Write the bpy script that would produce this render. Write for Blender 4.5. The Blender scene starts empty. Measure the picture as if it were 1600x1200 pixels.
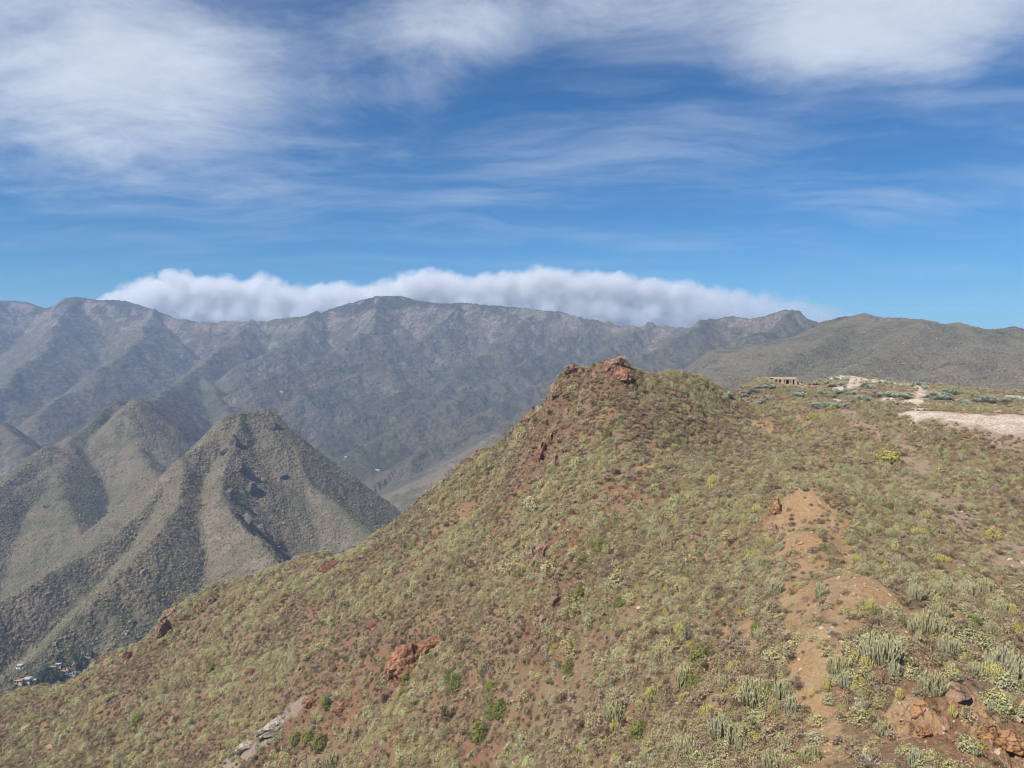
import bpy, math, random
import numpy as np
from mathutils import Vector, Matrix, Euler

random.seed(11)
RNG = np.random.default_rng(11)
SC = bpy.context.scene
COL = SC.collection

# ------------------------------------------------------------------ camera
FPX = 1142.0                       # focal length in photo pixels (1600 wide)
PITCH = math.atan(65.0 / FPX)      # the drone looks slightly down
cam_d = bpy.data.cameras.new('camera')
cam = bpy.data.objects.new('camera', cam_d)
COL.objects.link(cam)
cam.location = (0, 0, 0)
cam.rotation_euler = (math.pi / 2 - PITCH, 0, 0)
cam_d.sensor_width = 36.0
cam_d.sensor_fit = 'HORIZONTAL'
cam_d.angle = 2 * math.atan(800.0 / FPX)
cam_d.clip_start = 0.5
cam_d.clip_end = 60000.0
SC.camera = cam

# ------------------------------------------------------------------ light
SUN_EL = math.radians(50)
SUN_AZ = math.radians(-130)        # measured clockwise from +Y (the view direction)
sun_dir = Vector((math.sin(SUN_AZ) * math.cos(SUN_EL), math.cos(SUN_AZ) * math.cos(SUN_EL), math.sin(SUN_EL)))
sd = bpy.data.lights.new('sun', 'SUN')
sd.energy = 5.0
sd.angle = math.radians(0.53)
sd.color = (1.0, 0.955, 0.88)
sun = bpy.data.objects.new('sun', sd)
COL.objects.link(sun)
sun.rotation_euler = sun_dir.to_track_quat('Z', 'Y').to_euler()

SKY_STRENGTH = 0.070
EXPOSURE = 0.62

def nd(nt, kind, loc=None, **kw):
    n = nt.nodes.new(kind)
    for k, v in kw.items():
        setattr(n, k, v)
    return n

def val(n, name, v):
    n.inputs[name].default_value = v

class NB:
    """small helper to write shader maths"""
    def __init__(self, nt):
        self.nt = nt
    def link(self, a, b):
        self.nt.links.new(a, b)
    def _set(self, sock, v):
        if hasattr(v, 'is_output') or isinstance(v, bpy.types.NodeSocket):
            self.nt.links.new(v, sock)
        else:
            sock.default_value = v
    def m(self, op, a, b=None, c=None, clamp=False):
        n = self.nt.nodes.new('ShaderNodeMath'); n.operation = op; n.use_clamp = clamp
        self._set(n.inputs[0], a)
        if b is not None: self._set(n.inputs[1], b)
        if c is not None: self._set(n.inputs[2], c)
        return n.outputs[0]
    def v(self, op, a, b=None, out=0):
        n = self.nt.nodes.new('ShaderNodeVectorMath'); n.operation = op
        self._set(n.inputs[0], a)
        if b is not None: self._set(n.inputs[1], b)
        return n.outputs[out]
    def scale(self, a, s):
        n = self.nt.nodes.new('ShaderNodeVectorMath'); n.operation = 'SCALE'
        self._set(n.inputs[0], a); self._set(n.inputs[3], s)
        return n.outputs[0]
    def noise(self, vec, scale, detail=4.0, rough=0.5, lac=2.0, dist=0.0, col=False):
        n = self.nt.nodes.new('ShaderNodeTexNoise')
        self._set(n.inputs['Vector'], vec)
        n.inputs['Scale'].default_value = scale
        n.inputs['Detail'].default_value = detail
        n.inputs['Roughness'].default_value = rough
        n.inputs['Lacunarity'].default_value = lac
        n.inputs['Distortion'].default_value = dist
        return n.outputs['Color' if col else 'Fac']
    def voro(self, vec, scale, feature='F1', out='Distance', rnd=1.0):
        n = self.nt.nodes.new('ShaderNodeTexVoronoi'); n.feature = feature
        self._set(n.inputs['Vector'], vec)
        n.inputs['Scale'].default_value = scale
        n.inputs['Randomness'].default_value = rnd
        return n.outputs[out]
    def ss(self, x, lo, hi, a=0.0, b=1.0):
        n = self.nt.nodes.new('ShaderNodeMapRange'); n.interpolation_type = 'SMOOTHSTEP'
        self._set(n.inputs['Value'], x)
        n.inputs['From Min'].default_value = lo; n.inputs['From Max'].default_value = hi
        n.inputs['To Min'].default_value = a; n.inputs['To Max'].default_value = b
        return n.outputs['Result']
    def mix(self, f, a, b, blend='MIX'):
        n = self.nt.nodes.new('ShaderNodeMix'); n.data_type = 'RGBA'; n.blend_type = blend
        self._set(n.inputs[0], f)
        self._set(n.inputs[6], a); self._set(n.inputs[7], b)
        return n.outputs[2]
    def attr(self, name, out='Color'):
        n = self.nt.nodes.new('ShaderNodeAttribute'); n.attribute_name = name
        return n.outputs[out]
    def sep(self, vec):
        n = self.nt.nodes.new('ShaderNodeSeparateXYZ'); self._set(n.inputs[0], vec)
        return n.outputs
    def comb(self, x, y, z):
        n = self.nt.nodes.new('ShaderNodeCombineXYZ')
        self._set(n.inputs[0], x); self._set(n.inputs[1], y); self._set(n.inputs[2], z)
        return n.outputs[0]

def c4(r, g, b):
    return (r, g, b, 1.0)

# ------------------------------------------------------------------ sky
def ray(px, py):
    u = (px - 800.0) / FPX; v = (py - 600.0) / FPX
    cp, sp = math.cos(PITCH), math.sin(PITCH)
    return np.array([u, cp - v * sp, -sp - v * cp])

world = bpy.data.worlds.new('World')
SC.world = world
world.use_nodes = True
wnt = world.node_tree
wnt.nodes.clear()
B = NB(wnt)
wout = nd(wnt, 'ShaderNodeOutputWorld')
wbg = nd(wnt, 'ShaderNodeBackground')
sky = nd(wnt, 'ShaderNodeTexSky', sky_type='NISHITA')
sky.sun_disc = False
sky.sun_elevation = SUN_EL
sky.sun_rotation = SUN_AZ
sky.altitude = 900
sky.air_density = 1.0
sky.dust_density = 0.25
sky.ozone_density = 3.0
wbg.inputs['Strength'].default_value = SKY_STRENGTH
def build_sky():
    tc = nd(wnt, 'ShaderNodeTexCoord')
    d = B.v('NORMALIZE', tc.outputs['Generated'])
    s = B.sep(d)
    zc = B.m('MAXIMUM', s[2], 0.0)
    # a thin layer of high cloud, laid out on a plane overhead
    den = B.m('ADD', zc, 0.12)
    P = B.comb(B.m('DIVIDE', s[0], den), B.m('DIVIDE', s[1], den), 0.0)
    warp = B.noise(P, 0.9, 2.0, 0.55, col=True)
    Pw = B.v('ADD', P, B.scale(B.v('SUBTRACT', warp, (0.5, 0.5, 0.5)), 0.75))
    # streaky veil, stretched in one direction
    mp = nd(wnt, 'ShaderNodeMapping')
    mp.inputs['Rotation'].default_value = (0, 0, math.radians(14))
    mp.inputs['Scale'].default_value = (0.55, 1.7, 1.0)
    B.link(Pw, mp.inputs['Vector'])
    streak = B.noise(mp.outputs[0], 1.25, 7.0, 0.64)
    fine = B.noise(Pw, 3.2, 8.0, 0.68)
    big = B.noise(Pw, 0.55, 1.0, 0.5)
    # where the denser sheets lie (directions of their middles, spread in radians)
    cov = None
    for (px, py, sx, sy, w) in SHEETS:
        c = ray(px, py); c = c / np.linalg.norm(c)
        r_ = np.cross(c, [0, 0, 1]); r_ /= np.linalg.norm(r_)
        u_ = np.cross(r_, c)
        du = B.m('DIVIDE', B.v('DOT_PRODUCT', d, tuple(r_), out=1), sx)
        dv = B.m('DIVIDE', B.v('DOT_PRODUCT', d, tuple(u_), out=1), sy)
        front = B.m('GREATER_THAN', B.v('DOT_PRODUCT', d, tuple(c), out=1), 0.0)
        q = B.m('ADD', B.m('MULTIPLY', du, du), B.m('MULTIPLY', dv, dv))
        g = B.m('MULTIPLY', B.m('POWER', 2.718, B.m('MULTIPLY', q, -1.0)), B.m('MULTIPLY', front, w))
        cov = g if cov is None else B.m('ADD', cov, g)
    # away from those the same sort of cover goes on
    up = B.ss(zc, 0.44, 0.62)
    cov = B.m('ADD', cov, B.m('MULTIPLY', up, B.ss(big, 0.4, 0.6, 0.15, 0.75)))
    # ragged sheet: coverage pushes a threshold on the noise
    tex = B.m('ADD', B.m('MULTIPLY', streak, 0.55), B.m('MULTIPLY', fine, 0.45))
    a1 = B.ss(B.m('ADD', tex, B.m('MULTIPLY', cov, 0.34)), 0.58, 1.20)
    # faint veil nearly everywhere
    veil = B.m('MULTIPLY', B.ss(B.m('ADD', streak, B.m('MULTIPLY', big, 0.3)), 0.52, 0.95), 0.38)
    veil = B.m('MULTIPLY', veil, B.ss(zc, 0.04, 0.2))
    a = B.m('MAXIMUM', B.m('MULTIPLY', a1, 0.82), veil)
    a = B.m('MINIMUM', a, 1.0)
    tint = B.mix(1.0, sky.outputs[0], c4(*SKY_TINT), 'MULTIPLY')
    cl = B.mix(fine, c4(*[x * 0.86 for x in CLOUD_COL]), c4(*[x * 1.1 for x in CLOUD_COL]))
    col = B.mix(a, tint, cl)
    B.link(col, wbg.inputs['Color'])
    B.link(wbg.outputs[0], wout.inputs['Surface'])
# directions (given as photo pixels) of the denser sheets of high cloud
SHEETS = [
    (100, 40, .30, .11, 1.0), (230, 120, .14, .08, .7), (60, 180, .22, .07, .6), (140, 270, .20, .045, .42),
    (420, 310, .12, .03, .35), (690, 40, .10, .07, .85), (560, 200, .16, .05, .28), (640, 250, .2, .03, .3),
    (1010, -5, .27, .06, 1.1), (1330, 40, .15, .085, 1.0), (1470, 120, .05, .05, .5), (1560, -10, .16, .06, .9),
    (1250, 85, .1, .035, .5), (880, 210, .2, .05, .12), (30, 360, .06, .03, .35), (590, 150, .06, .02, .25),
]
SKY_TINT = (0.22, 0.60, 0.90)
CLOUD_COL = (7.0, 7.6, 8.5)
build_sky()
world.cycles.sampling_method = 'MANUAL'
world.cycles.sample_map_resolution = 256

SC.view_settings.view_transform = 'Standard'
SC.view_settings.look = 'None'
SC.view_settings.exposure = EXPOSURE
SC.view_settings.gamma = 1.0
SC.view_settings.use_curve_mapping = False
SC.cycles.use_denoising = True
SC.cycles.denoiser = 'OPENIMAGEDENOISE'
SC.cycles.denoising_prefilter = 'FAST'
SC.cycles.denoising_input_passes = 'RGB_ALBEDO_NORMAL'
SC.cycles.max_bounces = 10
SC.cycles.diffuse_bounces = 2
SC.cycles.glossy_bounces = 1
SC.cycles.transmission_bounces = 2
SC.cycles.transparent_max_bounces = 10
SC.cycles.volume_bounces = 4
SC.cycles.use_adaptive_sampling = True
SC.cycles.adaptive_threshold = 0.012
SC.cycles.filter_width = 1.05
QUAL_AZ, QUAL_R, DENS = 880, 1.0, 1.0

# ------------------------------------------------------------------ numbers
def at(px, py, Y):
    d = ray(px, py)
    return d * (Y / d[1])

def hash2(ix, iy, seed):
    h = (ix.astype(np.int64) * 374761393 + iy.astype(np.int64) * 668265263 + seed * 974634777) & 0xFFFFFFFF
    h = ((h ^ (h >> 13)) * 1274126177) & 0xFFFFFFFF
    h = (h ^ (h >> 16))
    return (h & 0xFFFFFF).astype(np.float64) / float(0xFFFFFF)

def vnoise(x, y, seed=0):
    ix = np.floor(x); iy = np.floor(y)
    fx = x - ix; fy = y - iy
    ix = ix.astype(np.int64); iy = iy.astype(np.int64)
    u = fx * fx * fx * (fx * (fx * 6 - 15) + 10); w = fy * fy * fy * (fy * (fy * 6 - 15) + 10)
    a = hash2(ix, iy, seed); b = hash2(ix + 1, iy, seed)
    c = hash2(ix, iy + 1, seed); d = hash2(ix + 1, iy + 1, seed)
    return (a + (b - a) * u + (c - a) * w + (a - b - c + d) * u * w) * 2 - 1

def fbm(x, y, octaves=4, seed=0, gain=0.5):
    s = np.zeros_like(x); amp = 1.0; tot = 0
    for o in range(octaves):
        ca, sa = math.cos(o * 0.6 + 0.3), math.sin(o * 0.6 + 0.3)
        f = 2.03 ** o
        s += amp * vnoise((x * ca - y * sa) * f + 13.7 * o, (x * sa + y * ca) * f - 7.1 * o, seed + o)
        tot += amp; amp *= gain
    return s / tot

def ridged(x, y, octaves=4, seed=0, gain=0.5):
    s = np.zeros_like(x); amp = 1.0; tot = 0
    for o in range(octaves):
        ca, sa = math.cos(o * 0.7 + 0.2), math.sin(o * 0.7 + 0.2)
        f = 2.07 ** o
        n = 1 - np.abs(vnoise((x * ca - y * sa) * f + 3.7 * o, (x * sa + y * ca) * f - 5.1 * o, seed + o)) * 1.6
        s += amp * n; tot += amp; amp *= gain
    return s / tot

def smax(a, b, k):
    h = np.clip(0.5 + 0.5 * (a - b) / k, 0, 1)
    return b + (a - b) * h + k * h * (1 - h)

def sstep(x, a, b):
    t = np.clip((x - a) / (b - a), 0, 1)
    return t * t * (3 - 2 * t)

# ------------------------------------------------------------------ the near hill
NEAR = [  # photo pixel, forward distance in metres
    (0, 1200, 180), (250, 1200, 160), (500, 1200, 135), (800, 1200, 97), (1000, 1200, 71), (1150, 1200, 54),
    (1300, 1200, 43), (1450, 1200, 42), (1600, 1200, 44),
    (0, 1092, 235), (60, 1074, 240), (120, 1058, 243), (152, 1027, 246), (192, 1008, 247), (235, 982, 248), (265, 945, 251), (340, 915, 256), (430, 885, 260), (520, 858, 258), (580, 838, 256), (650, 790, 250),
    (760, 700, 235), (815, 655, 222), (842, 634, 215), (870, 598, 192), (892, 570, 182), (925, 573, 180), (960, 562, 176), (1000, 578, 182), (1060, 579, 187),
    (1095, 588, 195), (1125, 608, 208),
    (1150, 606, 245), (1180, 593, 268), (1222, 593, 280), (1300, 587, 300), (1400, 593, 288), (1500, 604, 270), (1600, 613, 258), (1700, 622, 245),
    (1500, 650, 165), (1600, 660, 155), (1430, 640, 188), (1300, 620, 222), (1350, 610, 240), (1250, 608, 250),
    (1600, 720, 138), (1600, 800, 110), (1600, 900, 81), (1600, 1050, 58), (1450, 760, 122), (1450, 900, 79),
    (1215, 650, 195), (1170, 665, 188), (1180, 640, 215), (1240, 720, 140), (1290, 780, 108), (1215, 790, 108), (1330, 910, 74), (1300, 1000, 60),
    (1120, 640, 186), (1100, 700, 160), (1000, 700, 152), (960, 640, 161), (1000, 620, 168), (900, 650, 168), (930, 600, 171), (1060, 640, 166), (870, 700, 165), (870, 780, 147), (820, 840, 150),
    (1050, 780, 128), (1100, 900, 98), (960, 860, 116), (900, 930, 110), (700, 900, 155), (600, 1000, 146), (800, 1050, 110), (1000, 1050, 82), (1200, 1000, 68),
    (500, 950, 182), (750, 800, 190), (400, 1050, 170), (200, 1080, 196), (100, 1150, 188), (1120, 1080, 68), (1190, 880, 90), (960, 780, 130),
]
npts = [at(*p) for p in NEAR]
# behind the skyline of the hill the ground falls away
for (px, py, Y, d1, d2) in [(-120, 1130, 235, 26, 95), (0, 1092, 235, 26, 90), (120, 1058, 243, 26, 85), (192, 1008, 247, 26, 85), (265, 945, 250, 26, 90), (430, 885, 260, 26, 95), (580, 838, 256, 26, 100),
                    (650, 790, 250, 30, 110), (760, 700, 235, 34, 120), (842, 634, 215, 38, 130), (892, 570, 182, 36, 120), (960, 562, 176, 30, 110),
                    (1060, 579, 187, 22, 95)]:
    s1, s2 = 1 + 36.0 / Y, 1 + 125.0 / Y
    p = at(px, py, Y * s1); p[2] -= d1; npts.append(p)
    p = at(px, py, Y * s2); p[2] -= d2; npts.append(p)
for (px, py, Y, d1, d2) in [(1150, 606, 245, 12, 70), (1222, 593, 285, 12, 70), (1300, 587, 300, 9, 60), (1400, 593, 288, 9, 60), (1500, 604, 270, 9, 60), (1600, 613, 258, 9, 60), (1720, 622, 245, 9, 60)]:
    p = at(px, py, Y + 32); p[2] -= d1; npts.append(p)
    p = at(px, py, Y + 120); p[2] -= d2; npts.append(p)
for p in [(-25, 25, -36), (0, 0, -25.5), (20, 20, -25.5), (45, 15, -27), (90, 40, -31), (120, 80, -30), (-80, 60, -72), (-140, 110, -108), (-60, -40, -58), (0, -60, -24), (60, -60, -32), (0, -150, -28),
          (-120, -100, -95), (120, -100, -48), (-220, 150, -140), (170, 130, -30), (220, 200, -34), (160, 30, -42), (-230, 230, -150)]:
    npts.append(np.array(p, float))
npts = np.array(npts)
MQ = 4.5
def _phi(d2):
    return -np.sqrt(d2 + MQ * MQ)
def _fit(P, Z):
    n = len(P)
    D = ((P[:, None, :] - P[None, :, :]) ** 2).sum(-1)
    A = np.zeros((n + 3, n + 3))
    A[:n, :n] = _phi(D) + np.eye(n) * 0.15
    A[:n, n] = 1; A[:n, n + 1:] = P; A[n, :n] = 1; A[n + 1:, :n] = P.T
    return np.linalg.solve(A, np.concatenate([Z, np.zeros(3)]))
_W = None
def near_base(x, y):
    z = np.full_like(x, 0.0) + _W[-3] + _W[-2] * x + _W[-1] * y
    for i in range(len(npts)):
        z += _W[i] * _phi((x - npts[i, 0]) ** 2 + (y - npts[i, 1]) ** 2)
    return z

def _fit_skyline():
    """nudge the crest points until the hill's outline sits at the surveyed heights"""
    global _W
    idx = [i for i, p in enumerate(NEAR) if p in SKYLINE]
    cp, sp = math.cos(PITCH), math.sin(PITCH)
    ys = np.linspace(120, 330, 260)
    for it in range(9):
        _W = _fit(npts[:, :2], npts[:, 2])
        if it == 8:
            break
        for i in idx:
            px, py, Y = NEAR[i]
            d = ray(px, py); d = d / d[1]
            z = near_base(d[0] * ys, ys)
            row = (600 - FPX * (ys * sp + z * cp) / (ys * cp - z * sp)).min()
            npts[i, 2] += np.clip((row - (py + 2.5)) / FPX * Y, -4, 4) * 0.7
SKYLINE = set(p for p in NEAR if p in [
    (0, 1092, 235), (60, 1074, 240), (120, 1058, 243), (152, 1027, 246), (192, 1008, 247), (235, 982, 248), (265, 945, 251), (340, 915, 256), (430, 885, 260), (520, 858, 258), (580, 838, 256), (650, 790, 250),
    (760, 700, 235), (815, 655, 222), (842, 634, 215), (870, 598, 192), (892, 570, 182), (925, 573, 180), (960, 562, 176), (1000, 578, 182), (1060, 579, 187),
    (1095, 588, 195), (1125, 608, 208), (1150, 606, 245), (1180, 593, 268), (1222, 593, 280), (1300, 587, 300), (1400, 593, 288), (1500, 604, 270), (1600, 613, 258)])
_fit_skyline()

# ------------------------------------------------------------------ far ridges: crest lines given as (pixel, pixel, distance)
# name, crest points, side slope, reach of the steep part, crest rounding, rib strength
CH = [
 ('main', [(-420, 470, 3300), (-150, 478, 3250), (0, 467, 3200), (42, 470, 3200), (82, 482, 3180), (105, 468, 3120), (125, 464, 3100), (200, 470, 3080), (245, 485, 3050), (280, 499, 3020), (330, 504, 3000),
           (400, 503, 2980), (450, 500, 2980), (500, 492, 2970), (545, 476, 2950), (590, 461, 2930), (625, 463, 2930), (680, 473, 2900), (720, 472, 2880), (770, 478, 2850),
           (840, 484, 2780), (885, 489, 2740), (930, 499, 2700), (975, 515, 2650), (1005, 510, 2560), (1020, 502, 2520), (1035, 507, 2500), (1080, 508, 2420), (1110, 494, 2320), (1130, 489, 2280), (1180, 489, 2220),
           (1230, 488, 2120), (1247, 485, 2100), (1262, 496, 2080), (1300, 512, 2020), (1400, 530, 1980), (1700, 540, 1900)], .55, 420, 8, .5),
 ('right', [(1285, 522, 1480), (1305, 509, 1430), (1330, 495, 1360), (1350, 491, 1320), (1372, 498, 1290), (1400, 499, 1240), (1425, 496, 1210), (1470, 502, 1180), (1530, 507, 1140), (1600, 509, 1110), (1800, 507, 1060), (2200, 500, 1000)], .27, 900, 14, .5),
 ('r1', [(1345, 494, 1320), (1300, 515, 1230), (1240, 540, 1130), (1170, 573, 1010), (1110, 602, 920), (1040, 640, 850)], .5, 300, 10, .5),
 ('r2', [(1425, 497, 1210), (1400, 525, 1080), (1360, 560, 950), (1310, 592, 830), (1250, 625, 720)], .45, 300, 10, .5),
 ('r3', [(1530, 507, 1140), (1500, 540, 1010), (1470, 575, 880), (1430, 610, 760)], .42, 300, 10, .5),
 ('r4', [(1700, 508, 1080), (1650, 545, 960), (1600, 585, 820), (1560, 620, 700)], .42, 300, 10, .5),
 ('q1', [(1110, 494, 2320), (1050, 530, 2050), (985, 560, 1850), (900, 606, 1620), (800, 660, 1420), (740, 705, 1290)], .5, 300, 10, .6),
 ('q2', [(1245, 487, 2100), (1195, 522, 1850), (1120, 558, 1600), (1050, 590, 1420), (960, 630, 1270)], .5, 300, 10, .6),
 ('s0', [(1020, 504, 2520), (960, 540, 2260), (880, 585, 1980), (780, 630, 1740), (690, 680, 1540), (640, 715, 1430)], .5, 300, 9, .6),
 ('s1', [(930, 500, 2700), (880, 530, 2450), (810, 575, 2150), (720, 618, 1900), (640, 655, 1720), (560, 700, 1550)], .5, 300, 9, .6),
 ('s2', [(840, 485, 2780), (800, 520, 2550), (740, 560, 2280), (650, 600, 2050), (560, 640, 1850), (500, 680, 1680)], .55, 300, 9, .6),
 ('s2b', [(740, 560, 2280), (690, 610, 2020), (620, 640, 1870)], .55, 200, 9, .6),
 ('s3', [(720, 473, 2880), (690, 510, 2650), (640, 550, 2400), (560, 580, 2220), (480, 615, 2000), (440, 650, 1850)], .55, 300, 9, .6),
 ('s4', [(600, 463, 2930), (580, 510, 2650), (520, 550, 2420), (450, 580, 2230), (390, 600, 2100)], .6, 300, 9, .6),
 ('s5', [(500, 486, 2970), (470, 520, 2700), (420, 550, 2480), (370, 575, 2330)], .6, 300, 8, .6),
 ('s6', [(400, 497, 2980), (350, 535, 2650), (322, 570, 2400), (316, 585, 2280), (350, 630, 2000), (365, 650, 1850)], .65, 300, 6, .6),
 ('s6b', [(322, 570, 2400), (275, 603, 2060), (240, 622, 1680), (212, 628, 1340)], .6, 300, 8, .6),
 ('s7', [(245, 484, 3050), (220, 530, 2650), (180, 570, 2350), (120, 610, 2100), (60, 650, 1900)], .6, 300, 8, .6),
 ('s8', [(125, 466, 3100), (90, 520, 2700), (50, 570, 2350), (0, 610, 2100), (-60, 650, 1900)], .6, 300, 8, .6),
 ('s9', [(0, 469, 3200), (-40, 530, 2700), (-90, 590, 2300)], .6, 300, 8, .6),
 ('m2', [(240, 624, 1760), (212, 627, 1570), (187, 627, 1440), (162, 656, 1340), (125, 676, 1250), (69, 699, 1150), (0, 746, 1040), (-120, 815, 900)], .56, 260, 7, .6),
 ('m2b', [(187, 627, 1440), (208, 680, 1270), (240, 735, 1140), (270, 780, 1060)], .56, 160, 7, .6),
 ('m2c', [(112, 690, 1210), (78, 724, 1110), (78, 785, 990), (100, 845, 900), (110, 885, 840)], .56, 160, 7, .6),
 ('m2d', [(78, 724, 1110), (35, 752, 1050), (-30, 795, 980)], .56, 160, 7, .6),
 ('m3', [(0, 660, 1650), (30, 700, 1480), (45, 730, 1380)], .65, 260, 7, .6),
 ('m3b', [(-60, 640, 1750), (-20, 680, 1550), (-60, 760, 1300)], .65, 260, 7, .6),
 ('m1', [(438, 650, 985), (424, 638, 975), (409, 631, 965), (376, 646, 945), (350, 659, 925), (331, 682, 900), (281, 720, 850), (250, 753, 815), (200, 800, 765), (131, 852, 715), (60, 893, 675), (0, 928, 640), (-150, 1025, 560)], .60, 260, 5, .6),
 ('m1b', [(436, 652, 985), (446, 684, 960), (460, 702, 940), (486, 734, 910), (512, 770, 880), (545, 800, 850), (600, 850, 810)], .78, 200, 5, .7),
 ('m1c', [(376, 648, 945), (368, 690, 885), (352, 735, 825), (350, 775, 772), (385, 812, 725), (425, 842, 690), (465, 880, 650), (500, 920, 610)], .66, 160, 4, .7),
 ('m1e', [(281, 722, 850), (275, 780, 755), (262, 830, 690), (215, 880, 640), (150, 925, 600), (85, 975, 560), (0, 1042, 515), (-100, 1110, 470)], .55, 200, 6, .6),
]
def _deepen(name, pts, slope, L, rr, ribs):
    # the spurs of the high mountain stand steeply below its crest
    if name[0] == 's':
        pts = [(a, b, 3000 - (3000 - Y) * (1.02 if name in ('s5', 's6', 's6b', 's7', 's8', 's4') else 0.88)) for (a, b, Y) in pts]; slope *= 1.4; L = 600
    elif name[0] == 'q':
        pts = [(a, b, 2300 - (2300 - Y) * 0.85) for (a, b, Y) in pts]; slope *= 1.25; L = 600
    elif name[0] == 'm' and name != 'main':
        slope *= 1.55; L = 480; rr = 4 if name[:2] == 'm1' else 8; ribs *= .6
    elif name == 'main':
        slope *= 2.7; L = 900
    elif name[0] == 'r' and name != 'right':
        slope *= 1.15; L = 500
    return (name, pts, slope, L, rr, ribs)
CH = [_deepen(*c) for c in CH]
FLOOR_Y = [0, 350, 450, 560, 800, 1200, 2000, 2300, 2600, 2900, 3100, 4300]
FLOOR_Z = [-225, -225, -240, -310, -370, -380, -350, -300, -220, -110, -90, -400]
def far_height(x, y):
    r = np.hypot(x, y)
    wx = x + 14 * fbm(x / 90, y / 90, 3, 5) + 30 * fbm(x / 420, y / 420, 2, 15)
    wy = y + 14 * fbm(x / 90 + 31, y / 90, 3, 6) + 30 * fbm(x / 420 + 9, y / 420, 2, 16)
    mix = sstep(r, 300, 700) * 0.55 + 0.30
    wx = x + (wx - x) * mix; wy = y + (wy - y) * mix
    H = np.interp(y, FLOOR_Y, FLOOR_Z) + 6 * fbm(x / 120, y / 120, 3, 3)
    # east of the near ridge the floor is higher
    H = H + sstep(x, 100, 500) * sstep(y, 300, 500) * (1 - sstep(y, 900, 1500)) * 110
    for ci, (name, pts, slope, L, rr, ribs) in enumerate(CH):
        P = np.array([at(*p) for p in pts])
        best = np.full_like(x, -1e9)
        t0 = 0.0
        for i in range(len(P) - 1):
            ax, ay, az = P[i]; bx, by, bz = P[i + 1]
            ex, ey = bx - ax, by - ay
            l2 = ex * ex + ey * ey; l = math.sqrt(l2)
            dx, dy = wx - ax, wy - ay
            t = np.clip((dx * ex + dy * ey) / l2, 0, 1)
            qx, qy = dx - t * ex, dy - t * ey
            d = np.sqrt(qx * qx + qy * qy)
            side = np.where(ex * qy - ey * qx > 0, 0.0, 57.3)
            s = t0 + t * l
            de = np.sqrt(d * d + rr * rr) - rr
            rib = vnoise(s / 105.0 + side + ci * 7.7, d / 500.0 + side, 40) * 0.6 + vnoise(s / 42.0 + side * 2 + ci * 3.3, d / 150.0, 41) * 0.4
            drop = slope * L * 0.75 * (1 - np.exp(-de / L)) * 1.25 + 0.12 * slope * de
            h = az + (bz - az) * t - drop + ribs * rib * np.minimum(de, 110) * 0.42
            if name[0] in 'mrq' and name != 'main':
                h = h + (5.0 * vnoise(s / 48.0 + ci * 5.1, s * 0, 44) + 2.2 * vnoise(s / 17.0, s * 0 + ci, 45)) * np.exp(-de / 45.0)
            best = np.maximum(best, h)
            t0 += l
        if name[0] == 'r':
            best = best - 0.55 * np.maximum(0.27 * y - x, 0)
        H = smax(H, best, 7.0)
    amp = 0.45 + sstep(r, 500, 2200) * 0.55
    amp = amp * (0.4 + 0.6 * sstep(H, -190, 40) * sstep(r, 900, 1500) + 0.95 * (1 - sstep(r, 900, 1500)))
    H += amp * ((18.0 + 16 * sstep(r, 1400, 2200)) * (1 - .7 * sstep(H, 50, 150)) * (ridged(wx / 230, wy / 230, 5, 21, .5) - 0.45) + 6.0 * (1 - .75 * sstep(H, 40, 120)) * (ridged(wx / 48, wy / 60, 3, 29) - 0.4) + 3.5 * (1 - .5 * sstep(H, 60, 150)) * fbm(x / 34, y / 34, 5, 22, 0.6))
    return H

# ------------------------------------------------------------------ everything together
BUMPS = []
FEATURES = []   # (x, y, radius, amplitude, roughness scale) rocky patches, filled in below
def near_height(x, y, detail=True):
    r = np.hypot(x, y)
    z = near_base(x, y)
    z = z - (np.maximum(r - 345, 0) ** 2) * 0.012
    if detail:
        lf = 1 - sstep(x - 0.33 * y, -45, -5)
        z = z + lf * (2.6 * (ridged(x / 34, y / 34, 3, 66) - 0.45) + 1.0 * (ridged(x / 11, y / 11, 2, 67) - .4))
        z = z + 0.9 * fbm(x / 16, y / 16, 3, 60) + 0.30 * fbm(x / 3.4, y / 3.4, 3, 61)
        for (fx, fy, fr, amp) in BUMPS:
            z = z + amp * np.exp(-((x - fx) ** 2 + (y - fy) ** 2) / (fr * fr))
        for (fx, fy, fr, amp, sc) in FEATURES:
            d2 = (x - fx) ** 2 + (y - fy) ** 2
            k = np.exp(-d2 / (fr * fr))
            m = k > 0.02
            if m.any():
                xx, yy = x[m], y[m]
                rk = ridged(xx / sc, yy / sc, 4, 70, 0.55)
                z[m] += amp * k[m] * (rk - 0.35)
    return z

def height(x, y, detail=True):
    x = np.asarray(x, float); y = np.asarray(y, float)
    shp = x.shape
    x = x.ravel(); y = y.ravel()
    r = np.hypot(x, y)
    z = np.full_like(x, -1e4)
    m = (r < 620) & (y > -400)
    far = (r > 190)
    if far.any():
        z[far] = far_height(x[far], y[far])
    m = r < 560
    if m.any():
        zn = near_height(x[m], y[m], detail)
        z[m] = smax(zn, z[m], 6.0)
    return z.reshape(shp)

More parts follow.
